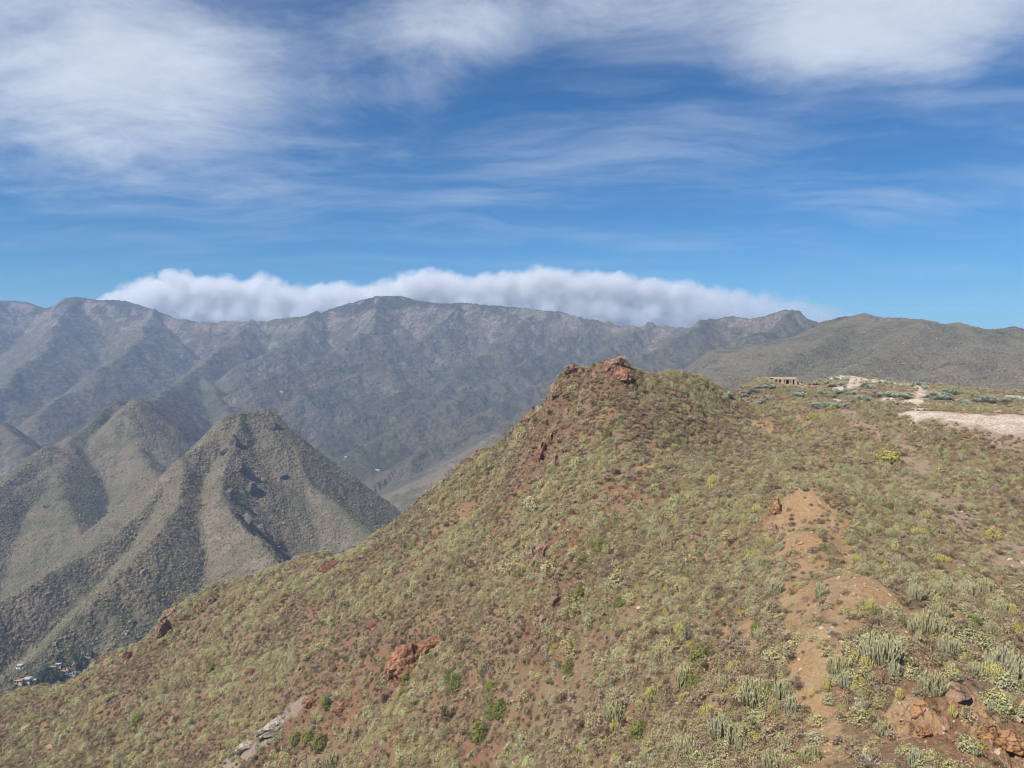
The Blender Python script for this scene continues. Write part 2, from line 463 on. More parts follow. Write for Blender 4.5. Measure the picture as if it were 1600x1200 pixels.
def hits(pix, y0=38.0, y1=3300.0, n=300):
    """where the rays of photo pixels meet the ground"""
    pix = np.asarray(pix, float)
    D = np.array([ray(*p) for p in pix]); D = D / D[:, 1:2]
    ys = np.geomspace(y0, y1, n)
    X = D[:, 0:1] * ys[None]; Yv = np.ones((len(D), 1)) * ys[None]; Zr = D[:, 2:3] * ys[None]
    G = height(X, Yv)
    below = G >= Zr
    i = np.argmax(below, axis=1)
    i = np.where(below.any(axis=1), np.maximum(i, 1), n - 1)
    k = np.arange(len(D))
    a = (Zr - G)[k, i - 1]; b = (G - Zr)[k, i]
    t = np.clip(a / (a + b + 1e-9), 0, 1)
    yy = ys[i - 1] + (ys[i] - ys[i - 1]) * t
    xx = D[:, 0] * yy
    return np.stack([xx, yy, height(xx, yy)], 1)

# ------------------------------------------------------------------ marks on the near hill (soil, sand, rock), traced on the ground
def stroke(pix, w0, w1=None):
    P = hits(pix)
    return (P, w0, w1 if w1 is not None else w0)
ROCKY = [  # pixel, radius m, relief m, grain m: patches where bedrock breaks through
    (862, 655, 7, 3.0, 4.0), (850, 700, 8, 3.2, 4.5), (880, 640, 6, 2.6, 3.5), (905, 585, 6, 2.4, 3.5), (958, 572, 8, 2.4, 4.0), (1040, 582, 8, 1.4, 4.0),
    (842, 640, 4, 3.0, 3.0), (840, 860, 8, 3.0, 4.5), (865, 900, 6, 2.6, 3.5), (850, 960, 6, 2.4, 3.5), (870, 1000, 4, 2.0, 3.0), (300, 960, 9, 3.0, 4.5), (270, 965, 6, 3.4, 3.5), (255, 990, 7, 3.2, 4.0),
    (585, 975, 5, 2.4, 3.0), (1210, 800, 3.0, 1.2, 2.5), (1570, 1165, 4.0, 1.6, 1.6), (1425, 1125, 3.0, 1.2, 1.8), (1490, 1085, 2.5, 1.0, 1.6),
    (420, 1150, 9, 2.6, 5.0), (185, 1035, 8, 2.6, 4.0), (150, 1120, 6, 2.2, 3.5), (390, 1045, 5, 2.4, 3.5), (520, 1105, 6, 2.0, 3.0), (510, 885, 6, 2.2, 4.0), (430, 955, 6, 2.2, 3.5), (640, 1030, 5, 1.8, 3.0),
    (1300, 1110, 2.0, 0.3, 1.5), (700, 930, 7, 1.3, 3.5), (930, 830, 8, 1.2, 4.0),
]
_bp = hits([(1258, 800), (1275, 782), (1250, 850), (1345, 925), (1205, 665), (1262, 1000)])
BUMPS.extend([(q[0], q[1], r_, a_) for q, (r_, a_) in zip(_bp, ((4.2, 2.2), (4.5, 1.6), (3.0, 1.7), (4.0, 1.2), (5.0, 2.0), (3.0, .6)))])
_fp = hits([(p[0], p[1]) for p in ROCKY])
FEATURES.extend([(_fp[i][0], _fp[i][1], ROCKY[i][2], ROCKY[i][3], ROCKY[i][4]) for i in range(len(ROCKY))])
SOIL = [
    stroke([(1300, 1195), (1275, 1120), (1262, 1040), (1258, 960), (1255, 900)], 1.0, 1.9), stroke([(1255, 900), (1248, 850), (1236, 800), (1258, 775)], 2.2, 3.1),
    stroke([(1262, 775), (1295, 790), (1310, 840), (1330, 900)], 1.4, 1.0), stroke([(1300, 905), (1345, 920), (1385, 935)], 1.6, 1.0), stroke([(1330, 920), (1300, 990)], 1.2, .6),
    stroke([(1290, 760), (1300, 720), (1285, 690), (1262, 665), (1235, 640), (1222, 618)], .5, .6), stroke([(1175, 657), (1200, 668), (1235, 690)], 1.0, 1.4), stroke([(1280, 725), (1330, 740), (1390, 800)], .4, .3),
    stroke([(1400, 915), (1420, 960), (1408, 1040)], .4, .4), stroke([(845, 770), (850, 778)], 1.0), stroke([(1085, 690), (1105, 680)], .8), stroke([(1000, 735), (1015, 725)], 1.0), stroke([(1130, 1090), (1080, 1120)], .5, .4),
    stroke([(1480, 1080), (1530, 1110), (1590, 1160)], .6, .8), stroke([(1420, 1105), (1440, 1150)], .7, .8), stroke([(1540, 1140), (1600, 1190)], 1.0, 1.0), stroke([(1570, 900), (1530, 930), (1450, 990)], .4, .3),
    stroke([(1130, 980), (1180, 1000)], .6, .5), stroke([(55, 1130), (80, 1160), (40, 1190)], 1.0, .8),
]
GREY = [stroke([(1250, 600), (1330, 606), (1420, 615), (1520, 625), (1610, 640)], 9, 13), stroke([(1460, 650), (1600, 668)], 7, 9), stroke([(1395, 740), (1450, 770), (1500, 800), (1600, 890)], 2.0, 3.4), stroke([(1330, 915), (1370, 935)], 1.6), stroke([(1550, 660), (1600, 690)], 5.0), stroke([(1320, 640), (1400, 690), (1450, 740)], 1.6, 2.0)]
SAND = [
    stroke([(1436, 643), (1480, 648), (1540, 656), (1620, 664)], 3.2, 7.0), stroke([(1250, 589), (1300, 589), (1345, 592), (1385, 597)], 8.0, 7.0), stroke([(1345, 592), (1332, 601), (1315, 607)], 4.0, 2.5),
    stroke([(1385, 597), (1440, 606), (1520, 614), (1600, 622)], 3.5, 3.0), stroke([(1440, 608), (1434, 625), (1432, 642)], 1.4, 1.4), stroke([(1300, 625), (1345, 628), (1390, 622)], 1.8, 2.2), stroke([(1230, 597), (1260, 597)], 2.5),
    stroke([(1432, 642), (1428, 665), (1445, 700)], .5, .3), stroke([(1400, 628), (1460, 632)], 2.0), stroke([(1490, 632), (1600, 642)], 2.0, 3.0),
]
RED = [
    stroke([(560, 872), (520, 885), (485, 897)], 1.4, 2.0), stroke([(470, 1105), (520, 1110), (600, 1085), (650, 1070)], 2.2, 1.6), stroke([(480, 1150), (520, 1115)], 2.0), stroke([(620, 1050), (660, 1010), (690, 1002)], 1.8, 1.0),
    stroke([(640, 1120), (645, 1126)], 1.0), stroke([(420, 960), (480, 935), (540, 930)], 1.6, 1.4), stroke([(690, 955), (750, 965)], 1.4), stroke([(860, 650), (868, 690)], 1.2, .8), stroke([(840, 850), (850, 890)], 1.0, .8),
    stroke([(890, 580), (960, 575), (1000, 580)], 1.8, 1.4), stroke([(872, 600), (880, 630)], 1.2, 1.0), stroke([(1000, 582), (1090, 588)], 1.8, 1.3), stroke([(905, 600), (980, 610)], 3.0, 2.5), stroke([(890, 630), (900, 680)], 2.0, 2.0), stroke([(965, 592), (985, 592)], 1.2), stroke([(700, 1170), (780, 1180)], 1.2), stroke([(840, 634), (850, 650)], 1.6),
    stroke([(390, 955), (370, 965)], 1.4), stroke([(290, 970), (250, 990)], 2.0),
]
PALE = [stroke([(345, 1200), (400, 1165), (440, 1125), (465, 1105)], 1.8, 1.4)]
def stroke_mask(strokes, x, y, warp=1.0):
    out = np.zeros_like(x)
    wx = x + warp * 1.6 * fbm(x / 2.6, y / 2.6, 3, 81); wy = y + warp * 1.6 * fbm(x / 2.6 + 40, y / 2.6, 3, 82)
    for (P, w0, w1) in strokes:
        n = len(P)
        for i in range(n - 1):
            ax, ay = P[i][:2]; ex, ey = P[i + 1][0] - ax, P[i + 1][1] - ay
            wmx = max(w0, w1)
            sel = (np.abs(x - ax - ex / 2) < abs(ex) / 2 + wmx * 2.4 + 3) & (np.abs(y - ay - ey / 2) < abs(ey) / 2 + wmx * 2.4 + 3)
            if not sel.any(): continue
            dx, dy = wx[sel] - ax, wy[sel] - ay
            l2 = ex * ex + ey * ey + 1e-9
            t = np.clip((dx * ex + dy * ey) / l2, 0, 1)
            d = np.hypot(dx - t * ex, dy - t * ey)
            g = (i + t) / (n - 1)
            w = w0 + (w1 - w0) * g
            out[sel] = np.maximum(out[sel], 1 - sstep(d, w * 0.35, w * 2.0))
    return out

# ------------------------------------------------------------------ one sheet of ground round the camera, finer where it is near
AZ_IN = np.radians(np.linspace(-48, 48, QUAL_AZ))
AZ_OUT = np.radians(np.linspace(48, 312, 68)[1:-1])
AZ = np.concatenate([AZ_IN, AZ_OUT])
NA = len(AZ); NI = len(AZ_IN)
_rs = [10.0]
while _rs[-1] < 4230:
    r_ = _rs[-1]
    k_ = 0.012 if r_ < 34 else (0.0062 if r_ < 215 else (0.005 if r_ < 320 else (0.011 if r_ < 470 else (0.0062 if r_ < 1250 else (0.0050 if r_ < 2350 else (0.0034 if r_ < 3950 else 0.012))))))
    _rs.append(r_ * (1 + k_ * QUAL_R))
RR = np.array(_rs); NR = len(RR)
GX = RR[:, None] * np.sin(AZ)[None]; GY = RR[:, None] * np.cos(AZ)[None]
GZ = height(GX, GY)
# beyond the far crest the land drops out of sight
PIX_R = np.hypot(GX, GY)

nearm = (PIX_R < 420)
def full_mask(strokes, warp=1.0):
    o = np.zeros(GX.shape)
    o[nearm] = stroke_mask(strokes, GX[nearm], GY[nearm], warp)
    return o
M_soil = full_mask(SOIL, 1.3); M_sand = full_mask(SAND, 2.0); M_red = full_mask(RED, 1.4); M_grey = full_mask(GREY, 1.5); M_pale = full_mask(PALE)
M_rock = np.zeros(GX.shape)
for (fx, fy, fr, amp, sc) in FEATURES:
    M_rock = np.maximum(M_rock, np.exp(-((GX - fx) ** 2 + (GY - fy) ** 2) / (fr * fr)) * min(1.0, amp / 2.2))
# slightly worn-in paths
GZ = GZ - 0.12 * M_sand - 0.10 * M_soil * (PIX_R < 420)
M_near = 1 - sstep(PIX_R, 330, 430)
# a step: dark scarp left of the bare knoll and on the far side of the bare hump
# ---- sight lines along each column (to know which slopes the photograph shows)
ELEV = GZ / PIX_R
CUM = np.maximum.accumulate(ELEV, axis=0)
SEEN = (ELEV >= CUM - 0.0035 - 1.2 / PIX_R)

def face_patch(name, sel, mat):
    """one piece of the sheet as its own object; borders share exact positions and normals"""
    ij = np.argwhere(sel)
    a = ij[:, 0] * NA + ij[:, 1]; b = ij[:, 0] * NA + (ij[:, 1] + 1) % NA
    c = (ij[:, 0] + 1) * NA + (ij[:, 1] + 1) % NA; d = (ij[:, 0] + 1) * NA + ij[:, 1]
    q = np.stack([a, d, c, b], 1)[:, ::-1]
    used = np.unique(q)
    remap = np.full(NR * NA, -1, np.int64); remap[used] = np.arange(len(used))
    q = remap[q]
    co = np.stack([GX.ravel()[used], GY.ravel()[used], GZ.ravel()[used]], 1)
    me = bpy.data.meshes.new(name)
    me.vertices.add(len(co)); me.vertices.foreach_set('co', co.astype(np.float32).ravel())
    me.loops.add(q.size); me.loops.foreach_set('vertex_index', q.astype(np.int32).ravel())
    me.polygons.add(len(q))
    me.polygons.foreach_set('loop_start', np.arange(0, q.size, 4, dtype=np.int32))
    me.polygons.foreach_set('loop_total', np.full(len(q), 4, np.int32))
    me.update(calc_edges=True)
    for an, chans in (('mk_a', (M_soil, M_sand, M_red, M_rock)), ('mk_b', (M_near, M_grey, M_pale, STEEP))):
        at_ = me.color_attributes.new(an, 'FLOAT_COLOR', 'POINT')
        arr = np.stack([ch.ravel()[used] for ch in chans], 1)
        at_.data.foreach_set('color', arr.astype(np.float32).ravel())
    me.polygons.foreach_set('use_smooth', np.ones(len(q), bool))
    me.normals_split_custom_set_from_vertices(VN.reshape(-1, 3)[used].tolist())
    o = bpy.data.objects.new(name, me)
    COL.objects.link(o)
    o['kind'] = 'structure'
    me.materials.append(mat)
    return o

# vertex normals of the whole sheet
def grid_normals():
    dxr = np.gradient(GX, axis=0); dyr = np.gradient(GY, axis=0); dzr = np.gradient(GZ, axis=0)
    dxa = np.roll(GX, -1, 1) - np.roll(GX, 1, 1); dya = np.roll(GY, -1, 1) - np.roll(GY, 1, 1); dza = np.roll(GZ, -1, 1) - np.roll(GZ, 1, 1)
    n = np.cross(np.stack([dxa, dya, dza], -1), np.stack([dxr, dyr, dzr], -1))
    n /= np.linalg.norm(n, axis=-1, keepdims=True) + 1e-12
    n[n[..., 2] < 0] *= -1
    return n
VN = grid_normals()
STEEP = 1 - VN[..., 2]

def near_material():
    m = bpy.data.materials.new('hill_soil'); m.use_nodes = True
    nt = m.node_tree; b = NB(nt)
    bs = nt.nodes['Principled BSDF']
    geo = nt.nodes.new('ShaderNodeNewGeometry'); P = geo.outputs['Position']
    A = nt.nodes.new('ShaderNodeAttribute'); A.attribute_name = 'mk_a'
    Bn = nt.nodes.new('ShaderNodeAttribute'); Bn.attribute_name = 'mk_b'
    sa = nt.nodes.new('ShaderNodeSeparateColor'); nt.links.new(A.outputs['Color'], sa.inputs[0])
    sb = nt.nodes.new('ShaderNodeSeparateColor'); nt.links.new(Bn.outputs['Color'], sb.inputs[0])
    soil, sand, red, rock = sa.outputs[0], sa.outputs[1], sa.outputs[2], A.outputs['Alpha']
    grey, pale, steep = sb.outputs[1], sb.outputs[2], Bn.outputs['Alpha']
    n_big = b.noise(P, 0.05, 3, .55); n_mid = b.noise(P, 0.3, 4, .6); n_fin = b.noise(P, 1.9, 5, .68); n_gr = b.noise(P, 9.0, 2, .7)
    c = b.mix(b.ss(n_mid, .36, .64), c4(.235, .155, .090), c4(.265, .198, .125))
    c = b.mix(b.ss(n_big, .42, .62), c, c4(.235, .135, .082))
    c = b.mix(b.m('MULTIPLY', b.ss(n_fin, .5, .68), .6), c, c4(.32, .245, .16))
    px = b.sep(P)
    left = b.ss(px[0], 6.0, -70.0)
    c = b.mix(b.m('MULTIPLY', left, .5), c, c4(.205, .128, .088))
    rm = b.ss(b.m('ADD', red, b.m('MULTIPLY', b.m('SUBTRACT', n_fin, .5), 1.1)), .35, .75)
    c = b.mix(b.m('MULTIPLY', rm, .65), c, b.mix(b.ss(n_mid, .35, .65), c4(.21, .108, .068), c4(.26, .155, .095)))
    c = b.mix(b.m('MULTIPLY', b.ss(b.m('ADD', grey, b.m('MULTIPLY', b.m('SUBTRACT', n_mid, .5), 1.2)), .2, .8), .8), c, c4(.37, .285, .215))
    so = b.mix(b.ss(n_mid, .35, .65), c4(.37, .228, .122), c4(.39, .28, .168))
    so = b.mix(b.m('MULTIPLY', b.ss(n_fin, .45, .68), .6), so, c4(.28, .19, .11))
    c = b.mix(b.ss(b.m('ADD', soil, b.m('MULTIPLY', b.m('SUBTRACT', n_fin, .5), 1.3)), .25, .75), c, so)
    sn = b.mix(b.ss(b.m('ADD', n_fin, b.m('MULTIPLY', b.m('SUBTRACT', n_mid, .5), .8)), .38, .66), c4(.70, .62, .535), c4(.44, .35, .27))
    c = b.mix(b.ss(b.m('ADD', b.m('ADD', sand, b.m('MULTIPLY', b.m('SUBTRACT', n_mid, .48), 2.0)), b.m('MULTIPLY', b.m('SUBTRACT', n_fin, .5), 1.0)), .30, .80), c, sn)
    rk = b.mix(b.ss(n_fin, .3, .7), c4(.15, .088, .060), c4(.265, .165, .105))
    c = b.mix(b.m('MULTIPLY', b.ss(rock, .3, .7), b.ss(steep, .16, .42)), c, rk)
    c = b.mix(b.ss(b.m('ADD', pale, b.m('MULTIPLY', b.m('SUBTRACT', n_fin, .5), .9)), .35, .65), c, c4(.30, .25, .20))
    c = b.mix(b.m('MULTIPLY', b.ss(n_gr, .4, .65), .45), c, b.mix(1.0, c, c4(.5, .47, .42), 'MULTIPLY'))
    c = b.mix(1.0, c, c4(.82, .80, .78), 'MULTIPLY')
    nt.links.new(c, bs.inputs['Base Color'])
    bs.inputs['Roughness'].default_value = .95
    bs.inputs['Specular IOR Level'].default_value = .1
    h = b.m('ADD', b.m('MULTIPLY', b.noise(P, 1.9, 4, .7), .42), b.m('MULTIPLY', b.m('MULTIPLY', rock, b.noise(P, .6, 4, .7)), .8))
    bp = nt.nodes.new('ShaderNodeBump'); bp.inputs['Strength'].default_value = 1.0; bp.inputs['Distance'].default_value = 1.0
    nt.links.new(h, bp.inputs['Height']); nt.links.new(bp.outputs[0], bs.inputs['Normal'])
    return m

def far_material(name, k, kg, b1, b2, rocks):
    m = bpy.data.materials.new(name); m.use_nodes = True
    nt = m.node_tree; b = NB(nt)
    bs = nt.nodes['Principled BSDF']
    geo = nt.nodes.new('ShaderNodeNewGeometry'); P = geo.outputs['Position']
    Bn = nt.nodes.new('ShaderNodeAttribute'); Bn.attribute_name = 'mk_b'
    steep = Bn.outputs['Alpha']
    pz = b.sep(P)[2]
    f_big = b.noise(P, 0.004, 3, .55); f_mid = b.noise(P, 0.018, 4, .6); f_fin = b.noise(P, 0.13, 4, .65)
    scrub = b.mix(b.ss(f_mid, .36, .64), c4(.130, .105, .070), c4(.165, .130, .098))
    green = b.mix(b.ss(f_fin, .3, .7), c4(.056, .058, .035), c4(.098, .092, .053))
    f = b.mix(b.ss(b.m('ADD', f_big, b.m('MULTIPLY', b.m('SUBTRACT', f_mid, .5), .9)), .44, .62), scrub, green)
    vb = nt.nodes.new('ShaderNodeTexVoronoi'); vb.feature = 'F1'; nt.links.new(P, vb.inputs['Vector']); vb.inputs['Scale'].default_value = .30
    vd = vb.outputs['Distance']
    f = b.mix(b.m('MULTIPLY', b.ss(vd, .60, .15), .55), f, b.mix(.5, green, c4(.17, .15, .09)))
    f = b.mix(b.m('MULTIPLY', b.ss(b.noise(P, .055, 3, .7), .53, .66), .6), f, c4(.042, .045, .030))
    high = b.ss(b.m('ADD', pz, b.m('MULTIPLY', b.m('SUBTRACT', f_mid, .5), 160.0)), 50.0, 140.0)
    f = b.mix(b.m('MULTIPLY', high, .8), f, c4(.036, .042, .028))
    rb = b.m('MULTIPLY', b.ss(b.m('ADD', steep, b.m('MULTIPLY', b.m('SUBTRACT', f_fin, .5), .40)), .20, .34), b.ss(f_mid, .47, .58))
    band = b.m('MULTIPLY', b.m('MULTIPLY', b.ss(pz, 20.0, 60.0), b.ss(pz, 150.0, 110.0)), b.m('MULTIPLY', b.ss(steep, .10, .24), b.ss(b.noise(P, .011, 3, .6), .47, .56)))
    rb = b.m('MAXIMUM', rb, band)
    rb = b.m('MULTIPLY', rb, rocks)
    f = b.mix(rb, f, b.mix(b.ss(f_fin, .35, .65), c4(.29, .225, .18), c4(.13, .105, .085)))
    f = b.mix(1.0, f, c4(k * (1 - kg), k, k * (1 - .5 * kg)), 'MULTIPLY')
    nt.links.new(f, bs.inputs['Base Color'])
    bs.inputs['Roughness'].default_value = .97
    bs.inputs['Specular IOR Level'].default_value = .08
    h = b.m('ADD', b.m('MULTIPLY', b.voro(P, .30), -2.0), b.m('MULTIPLY', b.noise(P, .035, 6, .66), b1))
    h = b.m('ADD', h, b.m('MULTIPLY', b.noise(P, .011, 3, .6), b2))
    bp = nt.nodes.new('ShaderNodeBump'); bp.inputs['Strength'].default_value = .9; bp.inputs['Distance'].default_value = 1.0
    nt.links.new(h, bp.inputs['Height']); nt.links.new(bp.outputs[0], bs.inputs['Normal'])
    return m
MAT_NEAR = near_material(); MAT_FAR = far_material('valley_slopes', 1.05, .0, 16.0, 0.0, .5); MAT_MTN = far_material('mountain_slopes', .76, .05, 26.0, 60.0, 1.0)  # mountain copy has darker colour, standing in for cloud shade over it

RSPLIT = 372
fr_c = (PIX_R[:-1] + PIX_R[1:]) / 2
fx_c = np.sin(AZ)[None] * fr_c; fy_c = np.cos(AZ)[None] * fr_c
Msand_plain = full_mask(SAND, 0.0)
sel_path = (Msand_plain[:-1] > 0.5) & (Msand_plain[1:] > 0.5)

sel_mtn = (fr_c >= 1500)
fpx = np.tan(np.where(np.abs(AZ) < 1.5, AZ, 1.5))[None] * np.ones_like(fr_c)
sel_right = (fr_c >= RSPLIT) & (fr_c < 1500) & (fpx > 0.12)
sel_ridge = (fr_c >= RSPLIT) & (fr_c < 1500) & (fpx <= 0.12)
sel_hill = (fr_c < RSPLIT) & ~sel_path
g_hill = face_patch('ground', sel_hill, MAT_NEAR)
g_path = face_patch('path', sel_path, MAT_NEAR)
g_ridge = face_patch('ridge', sel_ridge, MAT_FAR)
g_right = face_patch('hill', sel_right, MAT_FAR)
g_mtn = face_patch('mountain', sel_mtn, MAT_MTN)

# ------------------------------------------------------------------ plants: shapes
def mesh_of(name, vs, fs, mat, tones=None, smooth=False):
    me = bpy.data.meshes.new(name)
    me.from_pydata([tuple(v) for v in vs], [], fs)
    if tones is not None:
        ca = me.color_attributes.new('tone', 'FLOAT_COLOR', 'POINT')
        ca.data.foreach_set('color', np.repeat(np.asarray(tones, np.float32)[:, None], 4, 1).ravel())
    me.materials.append(mat)
    if smooth:
        me.polygons.foreach_set('use_smooth', np.ones(len(me.polygons), bool))
    me.update()
    return me

def plant_material(name, cols, tip=None, rough=.8, trans=0.0):
    """cols: colours a plant of this kind may have; every plant draws its own"""
    m = bpy.data.materials.new(name); m.use_nodes = True
    nt = m.node_tree; b = NB(nt); bs = nt.nodes['Principled BSDF']
    oi = nt.nodes.new('ShaderNodeObjectInfo')
    rp = nt.nodes.new('ShaderNodeValToRGB')
    el = rp.color_ramp.elements
    n = len(cols)
    while len(el) < n: el.new(0.5)
    for i, c in enumerate(cols):
        el[i].position = i / max(1, n - 1); el[i].color = c4(*c)
    nt.links.new(oi.outputs['Random'], rp.inputs[0])
    tone = b.attr('tone', 'Fac')
    c = rp.outputs[0]
    if tip is not None:
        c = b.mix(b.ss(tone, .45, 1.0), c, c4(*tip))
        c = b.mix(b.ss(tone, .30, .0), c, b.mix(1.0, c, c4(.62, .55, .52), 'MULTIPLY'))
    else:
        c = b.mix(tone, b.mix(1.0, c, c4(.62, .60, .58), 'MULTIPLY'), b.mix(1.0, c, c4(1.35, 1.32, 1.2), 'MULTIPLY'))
    nt.links.new(c, bs.inputs['Base Color'])
    bs.inputs['Roughness'].default_value = rough
    bs.inputs['Specular IOR Level'].default_value = .2
    return m

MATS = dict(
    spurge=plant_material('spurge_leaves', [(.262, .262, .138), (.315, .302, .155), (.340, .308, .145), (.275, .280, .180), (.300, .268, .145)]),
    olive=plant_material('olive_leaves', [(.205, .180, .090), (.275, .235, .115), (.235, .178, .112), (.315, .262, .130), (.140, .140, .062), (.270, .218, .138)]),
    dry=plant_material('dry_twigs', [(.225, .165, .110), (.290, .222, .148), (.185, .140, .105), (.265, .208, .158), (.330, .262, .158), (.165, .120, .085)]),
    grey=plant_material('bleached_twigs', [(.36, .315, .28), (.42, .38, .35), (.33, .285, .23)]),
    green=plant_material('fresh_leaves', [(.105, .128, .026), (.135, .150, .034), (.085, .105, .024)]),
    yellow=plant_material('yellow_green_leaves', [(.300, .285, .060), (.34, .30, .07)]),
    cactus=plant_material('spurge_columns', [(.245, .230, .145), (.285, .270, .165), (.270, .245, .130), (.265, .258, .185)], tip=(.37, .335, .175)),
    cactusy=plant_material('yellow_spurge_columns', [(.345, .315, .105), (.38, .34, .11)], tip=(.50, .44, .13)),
    agave=plant_material('agave_leaves', [(.27, .315, .265), (.32, .36, .30), (.24, .285, .225), (.36, .385, .325)]),
    straw=plant_material('straw', [(.40, .31, .16), (.35, .26, .14), (.44, .36, .19)]),
    stone=plant_material('loose_stone', [(.30, .19, .12), (.24, .15, .10), (.38, .28, .20), (.28, .22, .18)], rough=.95),
    scrubfar=plant_material('distant_leaves', [(.195, .178, .118), (.232, .206, .140), (.172, .165, .104), (.250, .216, .154), (.150, .148, .094)]),
    dark=plant_material('dark_tree_leaves', [(.036, .052, .030), (.050, .068, .036), (.042, .058, .040)]),
)

def rnd(a, b):
    return random.uniform(a, b)

def leafy_dome(name, n, mat, rx=.5, rz=.42, leaf=.13, flat=.35, lump=.22, twigs=6, z0=.06):
    """cushion of small leaf tufts round a few stems, unit size about one metre"""
    vs, fs, tn = [], [], []
    ph = [(rnd(0, 6.3), rnd(0, 6.3), rnd(2, 4), rnd(2, 5)) for _ in range(3)]
    for i in range(twigs):                       # stems
        a = rnd(0, 6.28); r = rnd(.15, .8) * rx; h = rnd(.5, .9) * rz
        k = len(vs); w = .018
        vs += [(-w, 0, 0), (w, 0, 0), (r * math.cos(a), r * math.sin(a), h)]
        fs.append((k, k + 1, k + 2)); tn += [.1, .1, .2]
    for i in range(n):
        u = random.random(); th = rnd(0, 2 * math.pi)
        cz = 1 - u * 1.02                       # upper half, down to the hem
        sz = math.sqrt(max(0, 1 - cz * cz))
        l = 1 + lump * sum(math.sin(p[2] * th + p[0]) * math.cos(p[3] * cz + p[1]) for p in ph) / 1.6
        rad = l * rnd(.72, 1.03)
        p = Vector((sz * math.cos(th) * rx * rad, sz * math.sin(th) * rx * rad, z0 + max(0, cz) * rz * rad))
        nrm = Vector((sz * math.cos(th), sz * math.sin(th), cz + .25)).normalized()
        nrm = (nrm + Vector((rnd(-1, 1), rnd(-1, 1), rnd(-.4, 1))) * .5).normalized()
        t = nrm.orthogonal().normalized()
        t.rotate(Matrix.Rotation(rnd(0, 6.28), 3, nrm)) if False else None
        q = Matrix.Rotation(rnd(0, 6.28), 3, nrm); t = q @ t
        bt = nrm.cross(t)
        s = leaf * rnd(.55, 1.25)
        k = len(vs)
        vs += [p - t * s * .5, p + bt * s * flat + nrm * s * .1, p + t * s * .5 + nrm * s * .22, p - bt * s * flat + nrm * s * .1]
        fs.append((k, k + 1, k + 2, k + 3))
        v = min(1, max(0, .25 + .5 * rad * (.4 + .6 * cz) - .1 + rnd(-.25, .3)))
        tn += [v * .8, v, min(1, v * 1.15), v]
    return mesh_of(name, vs, fs, mat, tn)

def twiggy(name, n, mat, rx=.5, rz=.4, w=.03, leaves=30):
    """dry shrub: forked twigs fanning out of one root, with a few shrivelled leaves"""
    vs, fs, tn = [], [], []
    for i in range(n):
        a = rnd(0, 6.28); e = rnd(.15, 1.45)
        L = rnd(.6, 1.0)
        d = Vector((math.cos(a) * math.cos(e) * rx, math.sin(a) * math.cos(e) * rx, math.sin(e) * rz)) * L
        st = d * rnd(.15, .6)
        end = d + Vector((rnd(-.1, .1), rnd(-.1, .1), rnd(0, .1)))
        sd_ = d.cross(Vector((rnd(-1, 1), rnd(-1, 1), rnd(-1, 1)))).normalized() * w * rnd(.5, 1.3)
        k = len(vs)
        vs += [st - sd_, st + sd_, end]; fs.append((k, k + 1, k + 2))
        v = rnd(.1, .9); tn += [v * .5, v * .5, v]
    for i in range(leaves):
        a = rnd(0, 6.28); cz = random.random(); sz = math.sqrt(1 - cz * cz); rad = rnd(.6, 1.0)
        p = Vector((sz * math.cos(a) * rx * rad, sz * math.sin(a) * rx * rad, .04 + cz * rz * rad))
        t = Vector((rnd(-1, 1), rnd(-1, 1), rnd(-1, 1))).normalized(); bt = t.orthogonal().normalized()
        s = rnd(.035, .075)
        k = len(vs); vs += [p - t * s, p + bt * s * .6, p + t * s, p - bt * s * .6]; fs.append((k, k + 1, k + 2, k + 3))
        v = rnd(.2, 1); tn += [v] * 4
    return mesh_of(name, vs, fs, mat, tn)

def column_clump(name, n, mat, R=1.0, H=1.0, rcol=.021):
    """candelabra spurge: many four-sided columns that curve up from one root"""
    vs, fs, tn = [], [], []
    for i in range(n):
        a = rnd(0, 6.28); q = math.sqrt(random.random())
        bx, by = R * q * math.cos(a), R * q * math.sin(a)
        h = H * (1 - .42 * q * q) * rnd(.5, 1.1)
        tw = rnd(0, 1.57); r = rcol * rnd(.8, 1.15)
        path = [(bx * .55, by * .55, -.12), (bx * .93, by * .93, h * .14), (bx * 1.0, by * 1.0, h * .5), (bx * 1.08 + rnd(-.07, .07), by * 1.08 + rnd(-.07, .07), h * .93), (bx * 1.10, by * 1.10, h)]
        rr = [r * .75, r, r * 1.02, r * .92, r * .25]
        tt = [.0, .12, .42, .8, 1.0]
        tj = rnd(-.15, .15)
        k0 = len(vs)
        for (px, py, pz), r_, t_ in zip(path, rr, tt):
            for j in range(4):
                an = tw + j * math.pi / 2
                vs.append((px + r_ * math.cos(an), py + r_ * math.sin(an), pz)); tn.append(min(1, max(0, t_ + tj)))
        for s in range(4):
            for j in range(4):
                a_, b_ = k0 + s * 4 + j, k0 + s * 4 + (j + 1) % 4
                fs.append((a_, b_, b_ + 4, a_ + 4))
        fs.append((k0 + 16, k0 + 17, k0 + 18, k0 + 19))
    return mesh_of(name, vs, fs, mat, tn)

